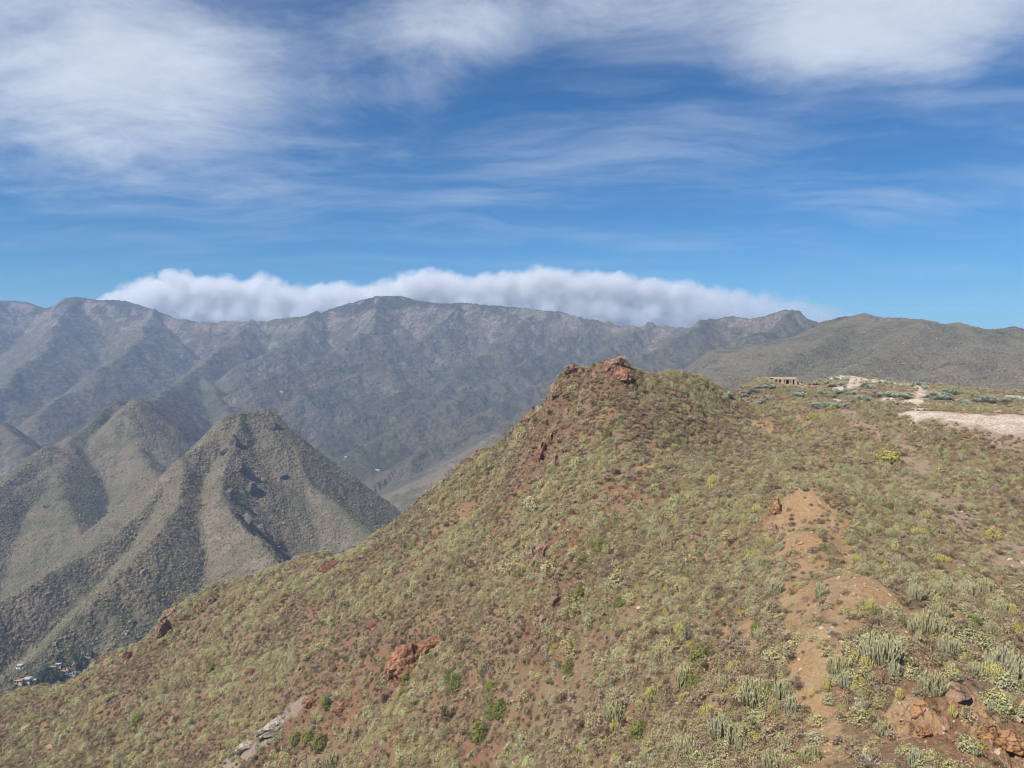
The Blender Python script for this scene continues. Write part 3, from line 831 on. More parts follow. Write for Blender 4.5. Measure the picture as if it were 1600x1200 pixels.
def rosette(name, n, mat, L=1.0):
    """agave: stiff pointed leaves with a folded middle"""
    vs, fs, tn = [], [], []
    for i in range(n):
        a = i * 2.39996 + rnd(-.15, .15); f = i / (n - 1)
        el = .12 + 1.25 * f ** 1.15 + rnd(-.08, .08)
        l = L * (1.0 - .35 * f) * rnd(.85, 1.1); w = .095 * L * rnd(.85, 1.1)
        d = Vector((math.cos(a), math.sin(a), 0)); s_ = Vector((-math.sin(a), math.cos(a), 0))
        pts = []
        for t, wid, sag in ((0.03, .6, 0), (.35, 1.0, .02), (.7, .72, .0), (1.0, .03, -.05 + .04 * f)):
            c = d * (l * t * math.cos(el)) + Vector((0, 0, l * t * math.sin(el) + .10 * L + sag * l))
            up = Vector((-math.sin(el) * d.x, -math.sin(el) * d.y, math.cos(el)))
            pts.append((c + s_ * w * wid + up * w * .35 * wid, c, c - s_ * w * wid + up * w * .35 * wid, t))
        k = len(vs)
        for (l_, c_, r_, t) in pts:
            vs += [l_, c_, r_]; v = .35 + .4 * t + rnd(-.12, .12); tn += [v + .12, v - .1, v + .12]
        for q in range(3):
            b0 = k + q * 3
            fs += [(b0, b0 + 1, b0 + 4, b0 + 3), (b0 + 1, b0 + 2, b0 + 5, b0 + 4)]
    return mesh_of(name, vs, fs, mat, tn)

def tuft(name, n, mat):
    vs, fs, tn = [], [], []
    for i in range(n):
        a = rnd(0, 6.28); e = rnd(.5, 1.5); l = rnd(.5, 1.0)
        d = Vector((math.cos(a) * math.cos(e), math.sin(a) * math.cos(e), math.sin(e))) * l * .5
        b0 = Vector((rnd(-.15, .15), rnd(-.15, .15), -.02)); s_ = Vector((-math.sin(a), math.cos(a), 0)) * .02
        k = len(vs); vs += [b0 - s_, b0 + s_, b0 + d]; fs.append((k, k + 1, k + 2)); v = rnd(.2, 1); tn += [v * .6, v * .6, v]
    return mesh_of(name, vs, fs, mat, tn)

def lump_mesh(name, mat, seed, sub=2, rough=.35, flat=.7):
    import bmesh
    bm = bmesh.new(); bmesh.ops.create_icosphere(bm, subdivisions=sub, radius=.5)
    co = np.array([v.co[:] for v in bm.verts])
    n = fbm(co[:, 0] * 2.3 + seed * 9.1 + co[:, 2] * 1.7, co[:, 1] * 2.3 + co[:, 2] * 2.1 - seed * 3.3, 3, seed)
    for v, k in zip(bm.verts, n):
        v.co *= 1 + rough * k * 1.6
        v.co.z *= flat
    me = bpy.data.meshes.new(name); bm.to_mesh(me); bm.free()
    ca = me.color_attributes.new('tone', 'FLOAT_COLOR', 'POINT')
    t = np.repeat((.5 + n * .8).astype(np.float32)[:, None], 4, 1); ca.data.foreach_set('color', t.ravel())
    me.materials.append(mat)
    return me

V = {}
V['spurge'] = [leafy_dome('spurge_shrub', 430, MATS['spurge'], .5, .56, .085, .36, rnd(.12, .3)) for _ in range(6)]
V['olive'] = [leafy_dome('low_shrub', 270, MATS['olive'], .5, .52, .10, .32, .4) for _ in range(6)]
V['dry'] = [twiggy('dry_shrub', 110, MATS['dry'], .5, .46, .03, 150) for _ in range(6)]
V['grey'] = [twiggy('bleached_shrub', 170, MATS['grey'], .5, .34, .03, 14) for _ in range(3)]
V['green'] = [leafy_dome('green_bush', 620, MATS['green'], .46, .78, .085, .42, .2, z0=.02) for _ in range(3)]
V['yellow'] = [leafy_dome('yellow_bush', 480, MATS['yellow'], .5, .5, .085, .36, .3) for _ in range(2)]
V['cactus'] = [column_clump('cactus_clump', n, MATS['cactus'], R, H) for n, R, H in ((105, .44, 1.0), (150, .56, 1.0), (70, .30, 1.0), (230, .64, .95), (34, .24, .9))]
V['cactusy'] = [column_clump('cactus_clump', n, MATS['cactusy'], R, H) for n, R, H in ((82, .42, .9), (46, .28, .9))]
V['agave'] = [rosette('agave', 30, MATS['agave']) for _ in range(5)]
V['straw'] = [tuft('grass_tuft', 26, MATS['straw']) for _ in range(3)]
V['stone'] = [lump_mesh('stone', MATS['stone'], 3 + i, 1) for i in range(3)]
V['far'] = [leafy_dome('distant_shrub', 46, MATS['scrubfar'], .5, .42, .30, .42, .3, twigs=0) for _ in range(5)]

# ------------------------------------------------------------------ plants: where they grow
SRC = bpy.data.collections.new('plant_sources')      # shapes only, never shown themselves
def source_collection(name, meshes):
    c = bpy.data.collections.new(name)
    for i, me in enumerate(meshes):
        o = bpy.data.objects.new('%s_%02d' % (name, i), me); c.objects.link(o)
    return c

def scatter_points(n, W, rng):
    """n random points on the sheet, drawn with weight W per cell"""
    w = W.ravel(); cs = np.cumsum(w); tot = cs[-1]
    k = np.searchsorted(cs, rng.random(n) * tot)
    i, j = np.unravel_index(np.minimum(k, w.size - 1), W.shape)
    u, v = rng.random(n), rng.random(n)
    j2 = (j + 1) % NA
    def L(G):
        return (G[i, j] * (1 - u) + G[i + 1, j] * u) * (1 - v) + (G[i, j2] * (1 - u) + G[i + 1, j2] * u) * v
    return np.stack([L(GX), L(GY), L(GZ)], 1), i, j

def cell(G):
    return .25 * (G[:-1] + G[1:] + np.roll(G, -1, 1)[:-1] + np.roll(G, -1, 1)[1:])
dAZ = (np.roll(AZ, -1) - AZ) % (2 * math.pi)
c_r = cell(PIX_R); c_nz = np.maximum(cell(VN[..., 2]), .25)
AREA = np.diff(RR)[:, None] * RR[:-1, None] * dAZ[None] / c_nz
c_x, c_y = (GX[:-1] + GX[1:]) / 2, (GY[:-1] + GY[1:]) / 2
in_view = (np.abs(np.arange(NA) - NI / 2) < NI / 2 - 1)[None]
def grow(mask, k):
    m = mask.copy()
    for s in range(1, k + 1):
        m[s:] |= mask[:-s]; m[:-s] |= mask[s:]
    return m
SEEN_C = grow((SEEN[:-1] & in_view), 6) & in_view
bare = np.clip(cell(M_soil) * .88 + cell(M_sand) * .93 + cell(M_grey) * .72 + cell(M_red) * .28 + cell(M_pale) * .5 + np.clip(cell(M_rock) * cell(STEEP) * 2.0, 0, .45), 0, 1)
NEARC = (c_r < RSPLIT) & SEEN_C
c_noise = np.zeros_like(c_r); _m = NEARC; c_noise[_m] = fbm(c_x[_m] / 14, c_y[_m] / 14, 3, 120)
c_noise2 = np.zeros_like(c_r); c_noise2[_m] = fbm(c_x[_m] / 7, c_y[_m] / 7, 3, 130)

def nodes_for_instances(name, coll):
    ng = bpy.data.node_groups.new(name, 'GeometryNodeTree')
    ng.interface.new_socket('Geometry', in_out='INPUT', socket_type='NodeSocketGeometry')
    ng.interface.new_socket('Geometry', in_out='OUTPUT', socket_type='NodeSocketGeometry')
    gi = ng.nodes.new('NodeGroupInput'); go = ng.nodes.new('NodeGroupOutput')
    ip = ng.nodes.new('GeometryNodeInstanceOnPoints')
    ci = ng.nodes.new('GeometryNodeCollectionInfo'); ci.inputs['Collection'].default_value = coll
    ci.inputs['Separate Children'].default_value = True; ci.inputs['Reset Children'].default_value = True
    def na(nm, ty):
        n = ng.nodes.new('GeometryNodeInputNamedAttribute'); n.data_type = ty; n.inputs['Name'].default_value = nm
        return n.outputs[0]
    L = ng.links.new
    L(gi.outputs[0], ip.inputs['Points']); L(ci.outputs[0], ip.inputs['Instance'])
    ip.inputs['Pick Instance'].default_value = True
    L(na('kind_index', 'INT'), ip.inputs['Instance Index'])
    L(na('turn', 'FLOAT_VECTOR'), ip.inputs['Rotation']); L(na('size', 'FLOAT_VECTOR'), ip.inputs['Scale'])
    L(ip.outputs[0], go.inputs[0])
    return ng

def stuff(name, label, P, S, meshes, rng, tilt=.15):
    n = len(P)
    me = bpy.data.meshes.new(name)
    me.vertices.add(n); me.vertices.foreach_set('co', P.astype(np.float32).ravel())
    a = me.attributes.new('kind_index', 'INT', 'POINT'); a.data.foreach_set('value', rng.integers(0, len(meshes), n).astype(np.int32))
    rot = np.stack([rng.normal(0, tilt, n), rng.normal(0, tilt, n), rng.random(n) * 6.283], 1)
    a = me.attributes.new('turn', 'FLOAT_VECTOR', 'POINT'); a.data.foreach_set('vector', rot.astype(np.float32).ravel())
    if S.ndim == 1: S = np.stack([S, S, S * rng.uniform(.75, 1.25, n)], 1)
    a = me.attributes.new('size', 'FLOAT_VECTOR', 'POINT'); a.data.foreach_set('vector', S.astype(np.float32).ravel())
    o = bpy.data.objects.new(name, me); COL.objects.link(o)
    o['kind'] = 'stuff'; o['label'] = label
    md = o.modifiers.new('scatter', 'NODES'); md.node_group = nodes_for_instances(name + '_nodes', source_collection(name + '_shapes', meshes))
    return o

rg = np.random.default_rng(5)
right_side = sstep(c_x - 0.33 * c_y, -30, 15)          # 1 on the sunny right-hand slope, 0 on the left flank
base_w = np.where(NEARC, AREA * (1 - bare), 0)
near_area = float(base_w.sum())
# dry scrub and low shrubs: ground cover
w = base_w * np.clip(.75 + 1.5 * c_noise, .06 + .35 * (1 - right_side), 2.4)
P, ii, jj = scatter_points(int(near_area * DENS * 1.75), w, rg)
S = rg.lognormal(math.log(.74) + .25 * (1 - right_side[ii, jj]), .34, len(P)); P[:, 2] -= .06 * S
stuff('dry_scrub', 'low dry brown scrub covering the near hillside', P, S, V['dry'], rg)
w = base_w * np.clip(.6 + 1.8 * c_noise2 + .8 * c_noise, .03, 2.6)
P, ii, jj = scatter_points(int(near_area * DENS * .52), w, rg)
S = rg.lognormal(math.log(.78) + .30 * (1 - right_side[ii, jj]), .36, len(P)); P[:, 2] -= .06 * S
stuff('olive_scrub', 'low olive green shrubs covering the near hillside', P, S, V['olive'], rg)
w = base_w * np.clip(.55 + .45 * right_side + 1.4 * c_noise2 - .5 * c_noise, .05, 2.5)
P, ii, jj = scatter_points(int(near_area * DENS * .36), w, rg)
S = rg.lognormal(math.log(.86) + .32 * (1 - right_side[ii, jj]), .34, len(P)); P[:, 2] -= .06 * S
# the biggest ones in view become plants of their own, the rest is cover
SPURGE_ALL = (P, S)
big = S / np.hypot(P[:, 0], P[:, 1])
fwd_ = P[:, 1] * math.cos(PITCH) - P[:, 2] * math.sin(PITCH); up_ = P[:, 1] * math.sin(PITCH) + P[:, 2] * math.cos(PITCH)
ppx, ppy = 800 + FPX * P[:, 0] / fwd_, 600 - FPX * up_ / fwd_
framed = (ppx > 6) & (ppx < 1594) & (ppy > 560) & (ppy < 1194) & SEEN[ii, jj]
order = np.argsort(-np.where(framed, big, big * 1e-3))
own = order[:300]; rest = order[300:]
stuff('spurge_scrub', 'pale green domed shrubs dotted over the near hillside', P[rest], S[rest], V['spurge'], rg)
SPURGE_OWN = (P[own], S[own])
w = base_w * right_side * np.clip(.5 + 1.6 * c_noise, .02, 2.5) * (c_r < 190)
P, ii, jj = scatter_points(400, w, rg); BRIGHT = P
wc = np.where(NEARC & (c_r < 150), AREA * (1 - .8 * bare), 0) * np.clip(.2 + 1.8 * sstep(c_x, -15, 15) * (1.2 - c_r / 140) + 1.2 * c_noise2, .0, 3)
P, ii, jj = scatter_points(420, wc, rg); CLUMPS = P
# straw and stones on the bare patches and between the shrubs
wb = np.where(NEARC & (c_r < 260), AREA * (.18 + .8 * bare) * (1 - .7 * cell(M_sand)), 0)
P, ii, jj = scatter_points(int(float(wb.sum()) * DENS * 1.5), wb, rg)
stuff('dry_grass', 'thin straw coloured grass on the bare ground', P, rg.lognormal(math.log(.42), .3, len(P)), V['straw'], rg)
P, ii, jj = scatter_points(int(float(wb.sum()) * DENS * 1.3), wb, rg)
stuff('gravel', 'loose brown stones lying on the bare soil', P, rg.lognormal(math.log(.17), .55, len(P)), V['stone'], rg, .5)
# scrub on the slopes across the valley, as far as one can tell bushes apart
MIDC = SEEN_C & (c_r >= RSPLIT) & (c_r < 1350)
wm = np.where(MIDC, AREA * np.clip(1.25 - c_r / 1500, .2, 1), 0)
P, ii, jj = scatter_points(int(min(190000, float(wm.sum()) * .26)), wm, rg)
S = rg.lognormal(math.log(1.25), .45, len(P)); P[:, 2] -= .1 * S
stuff('valley_scrub', 'dull olive scrub on the slopes across the valley', P, S, V['far'], rg)
print('SCATTER near area', near_area, 'mid area', float(wm.sum()))

# ------------------------------------------------------------------ single things
CPX, SPX = math.cos(PITCH), math.sin(PITCH)
def to_pixel(p):
    fwd = p[1] * CPX - p[2] * SPX; up = p[1] * SPX + p[2] * CPX
    return (800 + FPX * p[0] / fwd, 600 - FPX * up / fwd)

def thing(name, data, loc, label, cat, group=None, rot=(0, 0, 0), scale=(1, 1, 1), parent=None):
    o = bpy.data.objects.new(name, data); COL.objects.link(o)
    o.location = loc; o.rotation_euler = rot; o.scale = scale
    if parent is not None:
        o.parent = parent
    else:
        o['label'] = label; o['category'] = cat
        if group: o['group'] = group
    return o

def box_mesh(name, mat, sx, sy, sz, z0=0.0, x0=0.0, y0=0.0, bev=0.0):
    import bmesh
    bm = bmesh.new(); bmesh.ops.create_cube(bm, size=1.0)
    for v in bm.verts:
        v.co = Vector((v.co.x * sx + x0, v.co.y * sy + y0, (v.co.z + .5) * sz + z0))
    if bev > 0:
        bmesh.ops.bevel(bm, geom=bm.edges[:], offset=bev, segments=1, affect='EDGES')
    me = bpy.data.meshes.new(name); bm.to_mesh(me); bm.free(); me.materials.append(mat)
    return me

def plain(name, col, col2=None, scale=1.5, rough=.85, bump=.0):
    m = bpy.data.materials.new(name); m.use_nodes = True
    nt = m.node_tree; b = NB(nt); bs = nt.nodes['Principled BSDF']
    tc = nt.nodes.new('ShaderNodeTexCoord'); P = tc.outputs['Object']
    n = b.noise(P, scale, 5, .65)
    nt.links.new(b.mix(b.ss(n, .35, .65), c4(*col), c4(*(col2 or [x * .75 for x in col]))), bs.inputs['Base Color'])
    bs.inputs['Roughness'].default_value = rough; bs.inputs['Specular IOR Level'].default_value = .2
    if bump:
        bp = nt.nodes.new('ShaderNodeBump'); bp.inputs['Strength'].default_value = .8; bp.inputs['Distance'].default_value = bump
        nt.links.new(n, bp.inputs['Height']); nt.links.new(bp.outputs[0], bs.inputs['Normal'])
    return m

def on_ground(pix, far=False):
    return hits(pix, 38.0, 3300.0, 300) if far else hits(pix, 38.0, 560.0, 170)

# ---------- rocks
def rock_material(name, a, b_, c_):
    m = bpy.data.materials.new(name); m.use_nodes = True
    nt = m.node_tree; b = NB(nt); bs = nt.nodes['Principled BSDF']
    geo = nt.nodes.new('ShaderNodeNewGeometry'); P = geo.outputs['Position']
    st = b.noise(b.v('MULTIPLY', P, (.4, .4, 2.2)), .8, 5, .65)
    n = b.noise(P, 1.4, 6, .7)
    c = b.mix(b.ss(n, .35, .65), c4(*a), c4(*b_))
    c = b.mix(b.m('MULTIPLY', b.ss(st, .5, .66), .7), c, c4(*c_))
    ck = b.voro(b.v('ADD', P, b.scale(b.noise(P, 1.1, 3, .6, col=True), .8)), .75, 'DISTANCE_TO_EDGE')
    c = b.mix(b.m('MULTIPLY', b.ss(ck, .07, .0), .75), c, c4(*[q * .35 for q in c_]))
    nt.links.new(c, bs.inputs['Base Color']); bs.inputs['Roughness'].default_value = .95; bs.inputs['Specular IOR Level'].default_value = .1
    h = b.m('ADD', b.m('MULTIPLY', n, .6), b.m('MULTIPLY', b.voro(P, .9, 'DISTANCE_TO_EDGE'), .5))
    bp = nt.nodes.new('ShaderNodeBump'); bp.inputs['Strength'].default_value = 1.0; bp.inputs['Distance'].default_value = .6
    nt.links.new(h, bp.inputs['Height']); nt.links.new(bp.outputs[0], bs.inputs['Normal'])
    return m
RK = dict(red=rock_material('red_lava_rock', (.225, .115, .070), (.31, .175, .105), (.13, .066, .046)),
          brown=rock_material('brown_lava_rock', (.215, .135, .092), (.30, .20, .135), (.13, .08, .058)),
          orange=rock_material('orange_lava_rock', (.31, .155, .072), (.38, .22, .11), (.14, .075, .05)),
          maroon=rock_material('maroon_ash', (.18, .080, .060), (.225, .11, .080), (.11, .05, .04)),
          rust=rock_material('rust_tuff', (.265, .125, .070), (.33, .185, .105), (.165, .075, .046)),
          dark=rock_material('dark_basalt', (.135, .115, .092), (.19, .160, .125), (.085, .072, .06)),
          pale=rock_material('pale_trachyte', (.40, .345, .28), (.31, .255, .20), (.22, .18, .14)))

def crag(name, mat, seed, sx, sy, sz, steps=3.0, sub=4, edge=.5):
    """broken rock: a lump cut into facets and ledges"""
    import bmesh
    bm = bmesh.new(); bmesh.ops.create_icosphere(bm, subdivisions=sub, radius=1.0)
    co = np.array([v.co[:] for v in bm.verts])
    rs = np.random.default_rng(seed)
    # cut by random planes: gives flat broken faces
    for k in range(30):
        n = rs.normal(size=3); n[2] *= .55; n /= np.linalg.norm(n)
        d = rs.uniform(.5, .88)
        s = co @ n
        over = np.maximum(s - d, 0)
        co -= over[:, None] * n[None] * .92
    q = co * 2.6
    n1 = fbm(q[:, 0] + q[:, 2] * .7 + seed, q[:, 1] - q[:, 2] * .5, 4, seed, .6)
    n2 = ridged(q[:, 0] * 1.7 - q[:, 2], q[:, 1] * 1.7 + q[:, 2] * 1.3, 3, seed + 9)
    co *= (1 + .13 * n1 + .20 * (n2 - .4))[:, None]
    # ledges
    z = co[:, 2] * steps
    co[:, 2] = (np.floor(z) + np.clip((z - np.floor(z) - .5) * (1 + 2 * edge) + .5, 0, 1)) / steps * .75 + co[:, 2] * .25
    co *= np.array([sx, sy, sz])[None] / 1.0
    for v, c in zip(bm.verts, co):
        v.co = c
    me = bpy.data.meshes.new(name); bm.to_mesh(me); bm.free(); me.materials.append(mat)
    return me

ROCKS = [  # pixel, half sizes (m), turn deg, tilt, colour, sink, name, label
    (634, 1046, 6.6, 3.4, 4.2, 30, 0, 'rust', .22, 'rock_outcrop', 'big rust red rock outcrop with a shadowed overhang, low on the left slope'),
    (674, 1012, 4.6, 1.4, 1.8, 32, 0, 'rust', .2, 'rock_ledge', 'thin red rock ledge trailing uphill from the big rust outcrop'),
    (972, 588, 3.3, 2.2, 2.7, 10, 0, 'red', .3, 'boulder', 'square red boulder with a dark right side just under the summit'),
    (958, 574, 3.4, 2.2, 2.3, -10, 0, 'brown', .30, 'summit_rock', 'brown rock forming the topmost point of the near peak'),
    (893, 582, 3.0, 2.2, 2.4, 40, 0, 'brown', .30, 'summit_rock', 'blocky rock at the left shoulder of the near peak'),
    (868, 615, 2.4, 2.0, 3.0, 60, 0, 'brown', .35, 'crag', 'steep rock step on the left edge below the near peak'),
    (843, 640, 1.8, 1.5, 2.6, 20, 0, 'pale', .35, 'rock_pinnacle', 'small pale pinnacle on the skyline left of the near peak'),
    (827, 655, 2.4, 1.6, 1.7, 35, 0, 'brown', .35, 'crag', 'low ochre rock on the skyline left of the pale pinnacle'),
    (872, 668, 3.0, 2.2, 2.8, 75, 0, 'red', .4, 'crag', 'rust brown crag on the rocky rib below the near peak'),
    (848, 706, 2.6, 1.8, 3.0, 80, 0, 'red', .4, 'crag', 'tall dark red crag halfway along the rocky rib'),
    (866, 720, 1.8, 1.4, 2.0, 70, 0, 'brown', .4, 'crag', 'small brown crag right of the tall dark red crag'),
    (846, 866, 2.8, 2.0, 2.9, 75, 0, 'brown', .4, 'crag', 'ochre crag with a dark cleft in the middle of the left slope'),
    (828, 880, 1.9, 1.4, 2.6, 85, 0, 'brown', .4, 'crag', 'slim ochre crag left of the cleft in the middle slope'),
    (870, 935, 1.9, 1.5, 1.6, 60, 0, 'brown', .4, 'crag', 'brown crag below the cleft, beside green bushes'),
    (850, 980, 1.5, 1.2, 1.9, 75, 0, 'brown', .45, 'crag', 'lowest brown crag of the rib running down the slope'),
    (522, 886, 5.5, 1.5, 1.5, 24, 0, 'maroon', .35, 'rock_ledge', 'long maroon ledge near the skyline of the left slope'),
    (590, 977, 2.4, 1.6, 1.7, 10, 0, 'maroon', .4, 'crag', 'dark maroon crag with a small cave above the rust outcrop'),
    (266, 968, 4.2, 2.2, 2.6, 15, 0, 'brown', .4, 'crag', 'dark brown crag with caves on the lower left skyline'),
    (255, 990, 3.4, 2.2, 3.4, 60, 0, 'brown', .4, 'crag', 'shadowed brown crag under the caves at lower left'),
    (330, 942, 2.6, 1.8, 2.4, 40, 0, 'brown', .4, 'crag', 'crumbling crag right of the caves on the lower left skyline'),
    (391, 1053, 1.8, 1.4, 1.9, 10, 0, 'maroon', .4, 'crag', 'small maroon crag alone in the scrub of the lower left slope'),
    (155, 1118, 2.2, 1.4, 1.6, 45, 0, 'orange', .4, 'boulder', 'orange boulder near the left edge of the slope'),
    (200, 1032, 2.4, 1.8, 2.2, 30, 0, 'maroon', .4, 'crag', 'dark red crag on the skyline above the valley houses'),
    (131, 1044, 1.6, 1.0, 6.5, 70, 12, 'brown', .30, 'rock_fin', 'narrow dark rock fin standing beside the valley houses'),
    (430, 1135, 5.5, 2.2, 1.8, 38, 0, 'pale', .45, 'rock_slab', 'pale grey broken rock slab at the bottom left'),
    (385, 1170, 4.0, 1.8, 1.5, 30, 0, 'pale', .45, 'rock_slab', 'lower pale rock slab at the bottom left edge of the slope'),
    (483, 1100, 2.2, 1.6, 1.6, 15, 0, 'red', .35, 'boulder', 'smooth red boulder at the top of the pale rock slab'),
    (534, 1108, 2.0, 1.3, 1.3, 35, 0, 'red', .4, 'boulder', 'flat red boulder right of the smooth red one'),
    (641, 1124, .9, .8, .8, 0, 0, 'maroon', .3, 'boulder', 'dark boulder on red soil below the rust outcrop'),
    (1577, 1166, 1.7, 1.1, .95, -25, 0, 'orange', .35, 'rock_outcrop', 'orange rock with black shaded face in the bottom right corner'),
    (1546, 1148, 1.1, .7, .7, -15, 0, 'orange', .4, 'rock_outcrop', 'orange rock left of the black shaded one, bottom right'),
    (1436, 1112, .9, .7, .8, 30, 0, 'orange', .4, 'boulder', 'orange boulder with a hollow, left of the corner rocks'),
    (1443, 1140, .8, .6, .55, 0, 0, 'orange', .4, 'boulder', 'low orange boulder just below the hollow one'),
    (1492, 1082, 1.3, .8, .7, -10, 0, 'brown', .45, 'boulder', 'rusty rock holding a few cactus stems, right foreground'),
    (1213, 798, 1.6, 1.1, 1.5, 70, 0, 'orange', .5, 'eroded_bank', 'orange eroded bank at the left side of the bare knoll'),
    (1207, 830, 1.2, .9, 1.2, 80, 0, 'brown', .5, 'eroded_bank', 'brown eroded bank just below the orange one'),
    (886, 652, 2.2, 1.6, 2.2, 70, 0, 'brown', .45, 'crag', 'broken brown crag high on the rib under the summit'), (858, 684, 1.8, 1.3, 2.2, 80, 0, 'brown', .45, 'crag', 'narrow brown crag above the tall dark red crag'),
    (880, 704, 1.5, 1.2, 1.5, 40, 0, 'brown', .45, 'crag', 'small broken crag right of the rib, below the summit'), (842, 742, 1.8, 1.3, 1.8, 75, 0, 'brown', .45, 'crag', 'ochre crag below the tall dark red crag'), (930, 592, 2.2, 1.5, 1.6, 15, 0, 'brown', .45, 'summit_rock', 'low brown rock in the dip between the two summit rocks'),
    (912, 628, 1.8, 1.3, 1.5, 35, 0, 'brown', .45, 'crag', 'brown crag on the face under the left summit rock'),
]
VALLEY_CRAGS = [
    (366, 692, 9, 7, 13, 30, 0, 'dark', .35, 'crag', 'dark pointed crag on the crest of the middle ridge'), (352, 706, 12, 7, 7, 30, 0, 'dark', .4, 'crag', 'low dark crag left below the pointed one on the middle ridge'),
    (375, 735, 9, 8, 13, 70, 0, 'dark', .4, 'crag', 'dark cliff under the pointed crag of the middle ridge'), (392, 765, 10, 8, 11, 60, 0, 'dark', .4, 'crag', 'second dark cliff down the middle ridge'), (358, 775, 8, 6, 9, 20, 0, 'dark', .45, 'crag', 'dark crag left of the second cliff on the middle ridge'),
    (386, 815, 10, 7, 8, -20, 0, 'dark', .4, 'crag', 'dark crag at the shoulder of the middle ridge'), (408, 828, 9, 6, 8, -25, 0, 'dark', .4, 'crag', 'dark crag right of the shoulder crag on the middle ridge'), (430, 846, 8, 6, 7, -30, 0, 'dark', .45, 'crag', 'lowest dark crag near the skyline of the near slope'),
    (425, 668, 9, 7, 9, 50, 0, 'dark', .4, 'crag', 'grey crag right under the top of the middle ridge'), (442, 745, 9, 6, 8, 40, 0, 'dark', .45, 'crag', 'dark crag alone on the right flank of the middle ridge'), (75, 790, 9, 6, 7, 20, 0, 'dark', .45, 'crag', 'dark crag on the far left ridge'),
]
ROCKS_FAR_AT = len(ROCKS)
ROCKS = ROCKS + VALLEY_CRAGS
rk_p = np.concatenate([on_ground([(r[0], r[1]) for r in ROCKS[:ROCKS_FAR_AT]]), on_ground([(r[0], r[1]) for r in VALLEY_CRAGS], True)])
LAND = []          # landmarks used to say where plants stand: (px, py, phrase)
for i, (r, p) in enumerate(zip(ROCKS, rk_p)):
    px, py, sx, sy, sz, turn, tilt, colr, sink, nm, lab = r
    me = crag(nm, RK[colr], 100 + i, sx, sy, sz, steps=2.6 + (i % 3))
    thing(nm, me, (p[0], p[1], p[2] + sz * (.45 - sink)), lab, 'rock', 'rocks breaking through the near hill' if i < ROCKS_FAR_AT else 'dark crags on the middle ridge', (math.radians(tilt), 0, math.radians(turn)))

# ---------- the ruined house on the plateau
def ruin():
    p = on_ground([(1224, 598)])[0]
    W, D, H, T = 9.6, 6.0, 2.9, .35
    wallm = plain('old_plaster', (.40, .285, .20), (.30, .21, .15), .9, bump=.05)
    capm = plain('old_concrete', (.52, .40, .31), (.42, .31, .24), 1.2)
    dk = plain('ruin_floor', (.22, .16, .12), None, 1.0)
    e = bpy.data.objects.new('ruined_house', None); COL.objects.link(e)
    zz = min(height(np.array([p[0] + a, p[0] + b]), np.array([p[1] + c, p[1] + c])).min() for a, b in ((-5, 5),) for c in (-3, 3)) - .1
    e.location = (p[0], p[1] + 2.5, zz + .35); e.rotation_euler = (0, 0, math.radians(-4))
    e['label'] = 'roofless pinkish stone ruin with dark door openings on the plateau edge'; e['category'] = 'ruin'
    def part(nm, *a, **k):
        o = bpy.data.objects.new(nm, box_mesh(nm, *a, **k)); COL.objects.link(o); o.parent = e
        return o
    part('foundation', dk, W + .6, D + .6, 1.2, -1.0)
    part('back_wall', wallm, W, T, H - .3, .2, 0, D / 2 - T / 2)
    part('side_wall', wallm, T, D - 2 * T, H - .2, .2, W / 2 - T / 2, 0)
    part('side_wall', wallm, T, D - 2 * T, H - .5, .2, -W / 2 + T / 2, 0)
    # front: piers between openings, uneven in height
    xs = [-4.45, -3.2, -1.75, -.2, .75, 2.2, 2.95, 4.3]; ws = [.9, .9, .5, .9, .4, .35, .5, .9]; hs = [1.5, 2.3, 2.1, 2.1, 2.1, 2.1, 2.1, 2.2]
    for x, w_, h_ in zip(xs, ws, hs):
        part('pillar', wallm, w_, T, h_, .2, x, -D / 2 + T / 2)
    part('sill_wall', wallm, 1.6, T * .9, .9, .2, -2.5, -D / 2 + T / 2)
    part('sill_wall', wallm, .8, T * .9, .8, .2, 2.45, -D / 2 + T / 2)
    part('lintel', capm, 7.4, T + .06, .8, 2.3, .55, -D / 2 + T / 2)
    part('roof', capm, 7.2, D - .1, .2, 2.6, .55, .02)  # slab added over the ruin to darken the interior behind the openings
    part('inner_wall', wallm, T, D - 2 * T - .1, H - .6, .2, -.6, .1)
    part('broken_wall', wallm, 2.4, .4, 1.5, .0, -W / 2 - 1.25, -D / 2 + 1.2)
    part('broken_wall', wallm, .45, 3.2, 1.9, .0, -W / 2 - 2.7, -D / 2 + 2.9)
    part('step', capm, 6.0, 1.1, .35, -.1, 1.4, -D / 2 - .85)
    return p
ruin_p = ruin()

# ---------- posts and dead flower stalks on the plateau
wood = plain('grey_wood', (.16, .13, .11), None, 2.0)
stalkm = plain('dead_stalk', (.20, .155, .12), (.27, .21, .16), 3.0)
def tube(name, mat, pts, r0, r1, seg=6):
    vs, fs = [], []
    n = len(pts)
    for i, p in enumerate(pts):
        r = r0 + (r1 - r0) * i / (n - 1)
        d = (Vector(pts[min(i + 1, n - 1)]) - Vector(pts[max(i - 1, 0)])).normalized()
        u = d.orthogonal().normalized(); v = d.cross(u)
        for k in range(seg):
            a = 2 * math.pi * k / seg
            vs.append(Vector(p) + (u * math.cos(a) + v * math.sin(a)) * r)
    for i in range(n - 1):
        for k in range(seg):
            a, b_ = i * seg + k, i * seg + (k + 1) % seg
            fs.append((a, b_, b_ + seg, a + seg))
    fs.append(tuple(range(seg))[::-1]); fs.append(tuple((n - 1) * seg + k for k in range(seg)))
    me = bpy.data.meshes.new(name); me.from_pydata([tuple(v) for v in vs], [], fs); me.materials.append(mat); me.update()
    return me
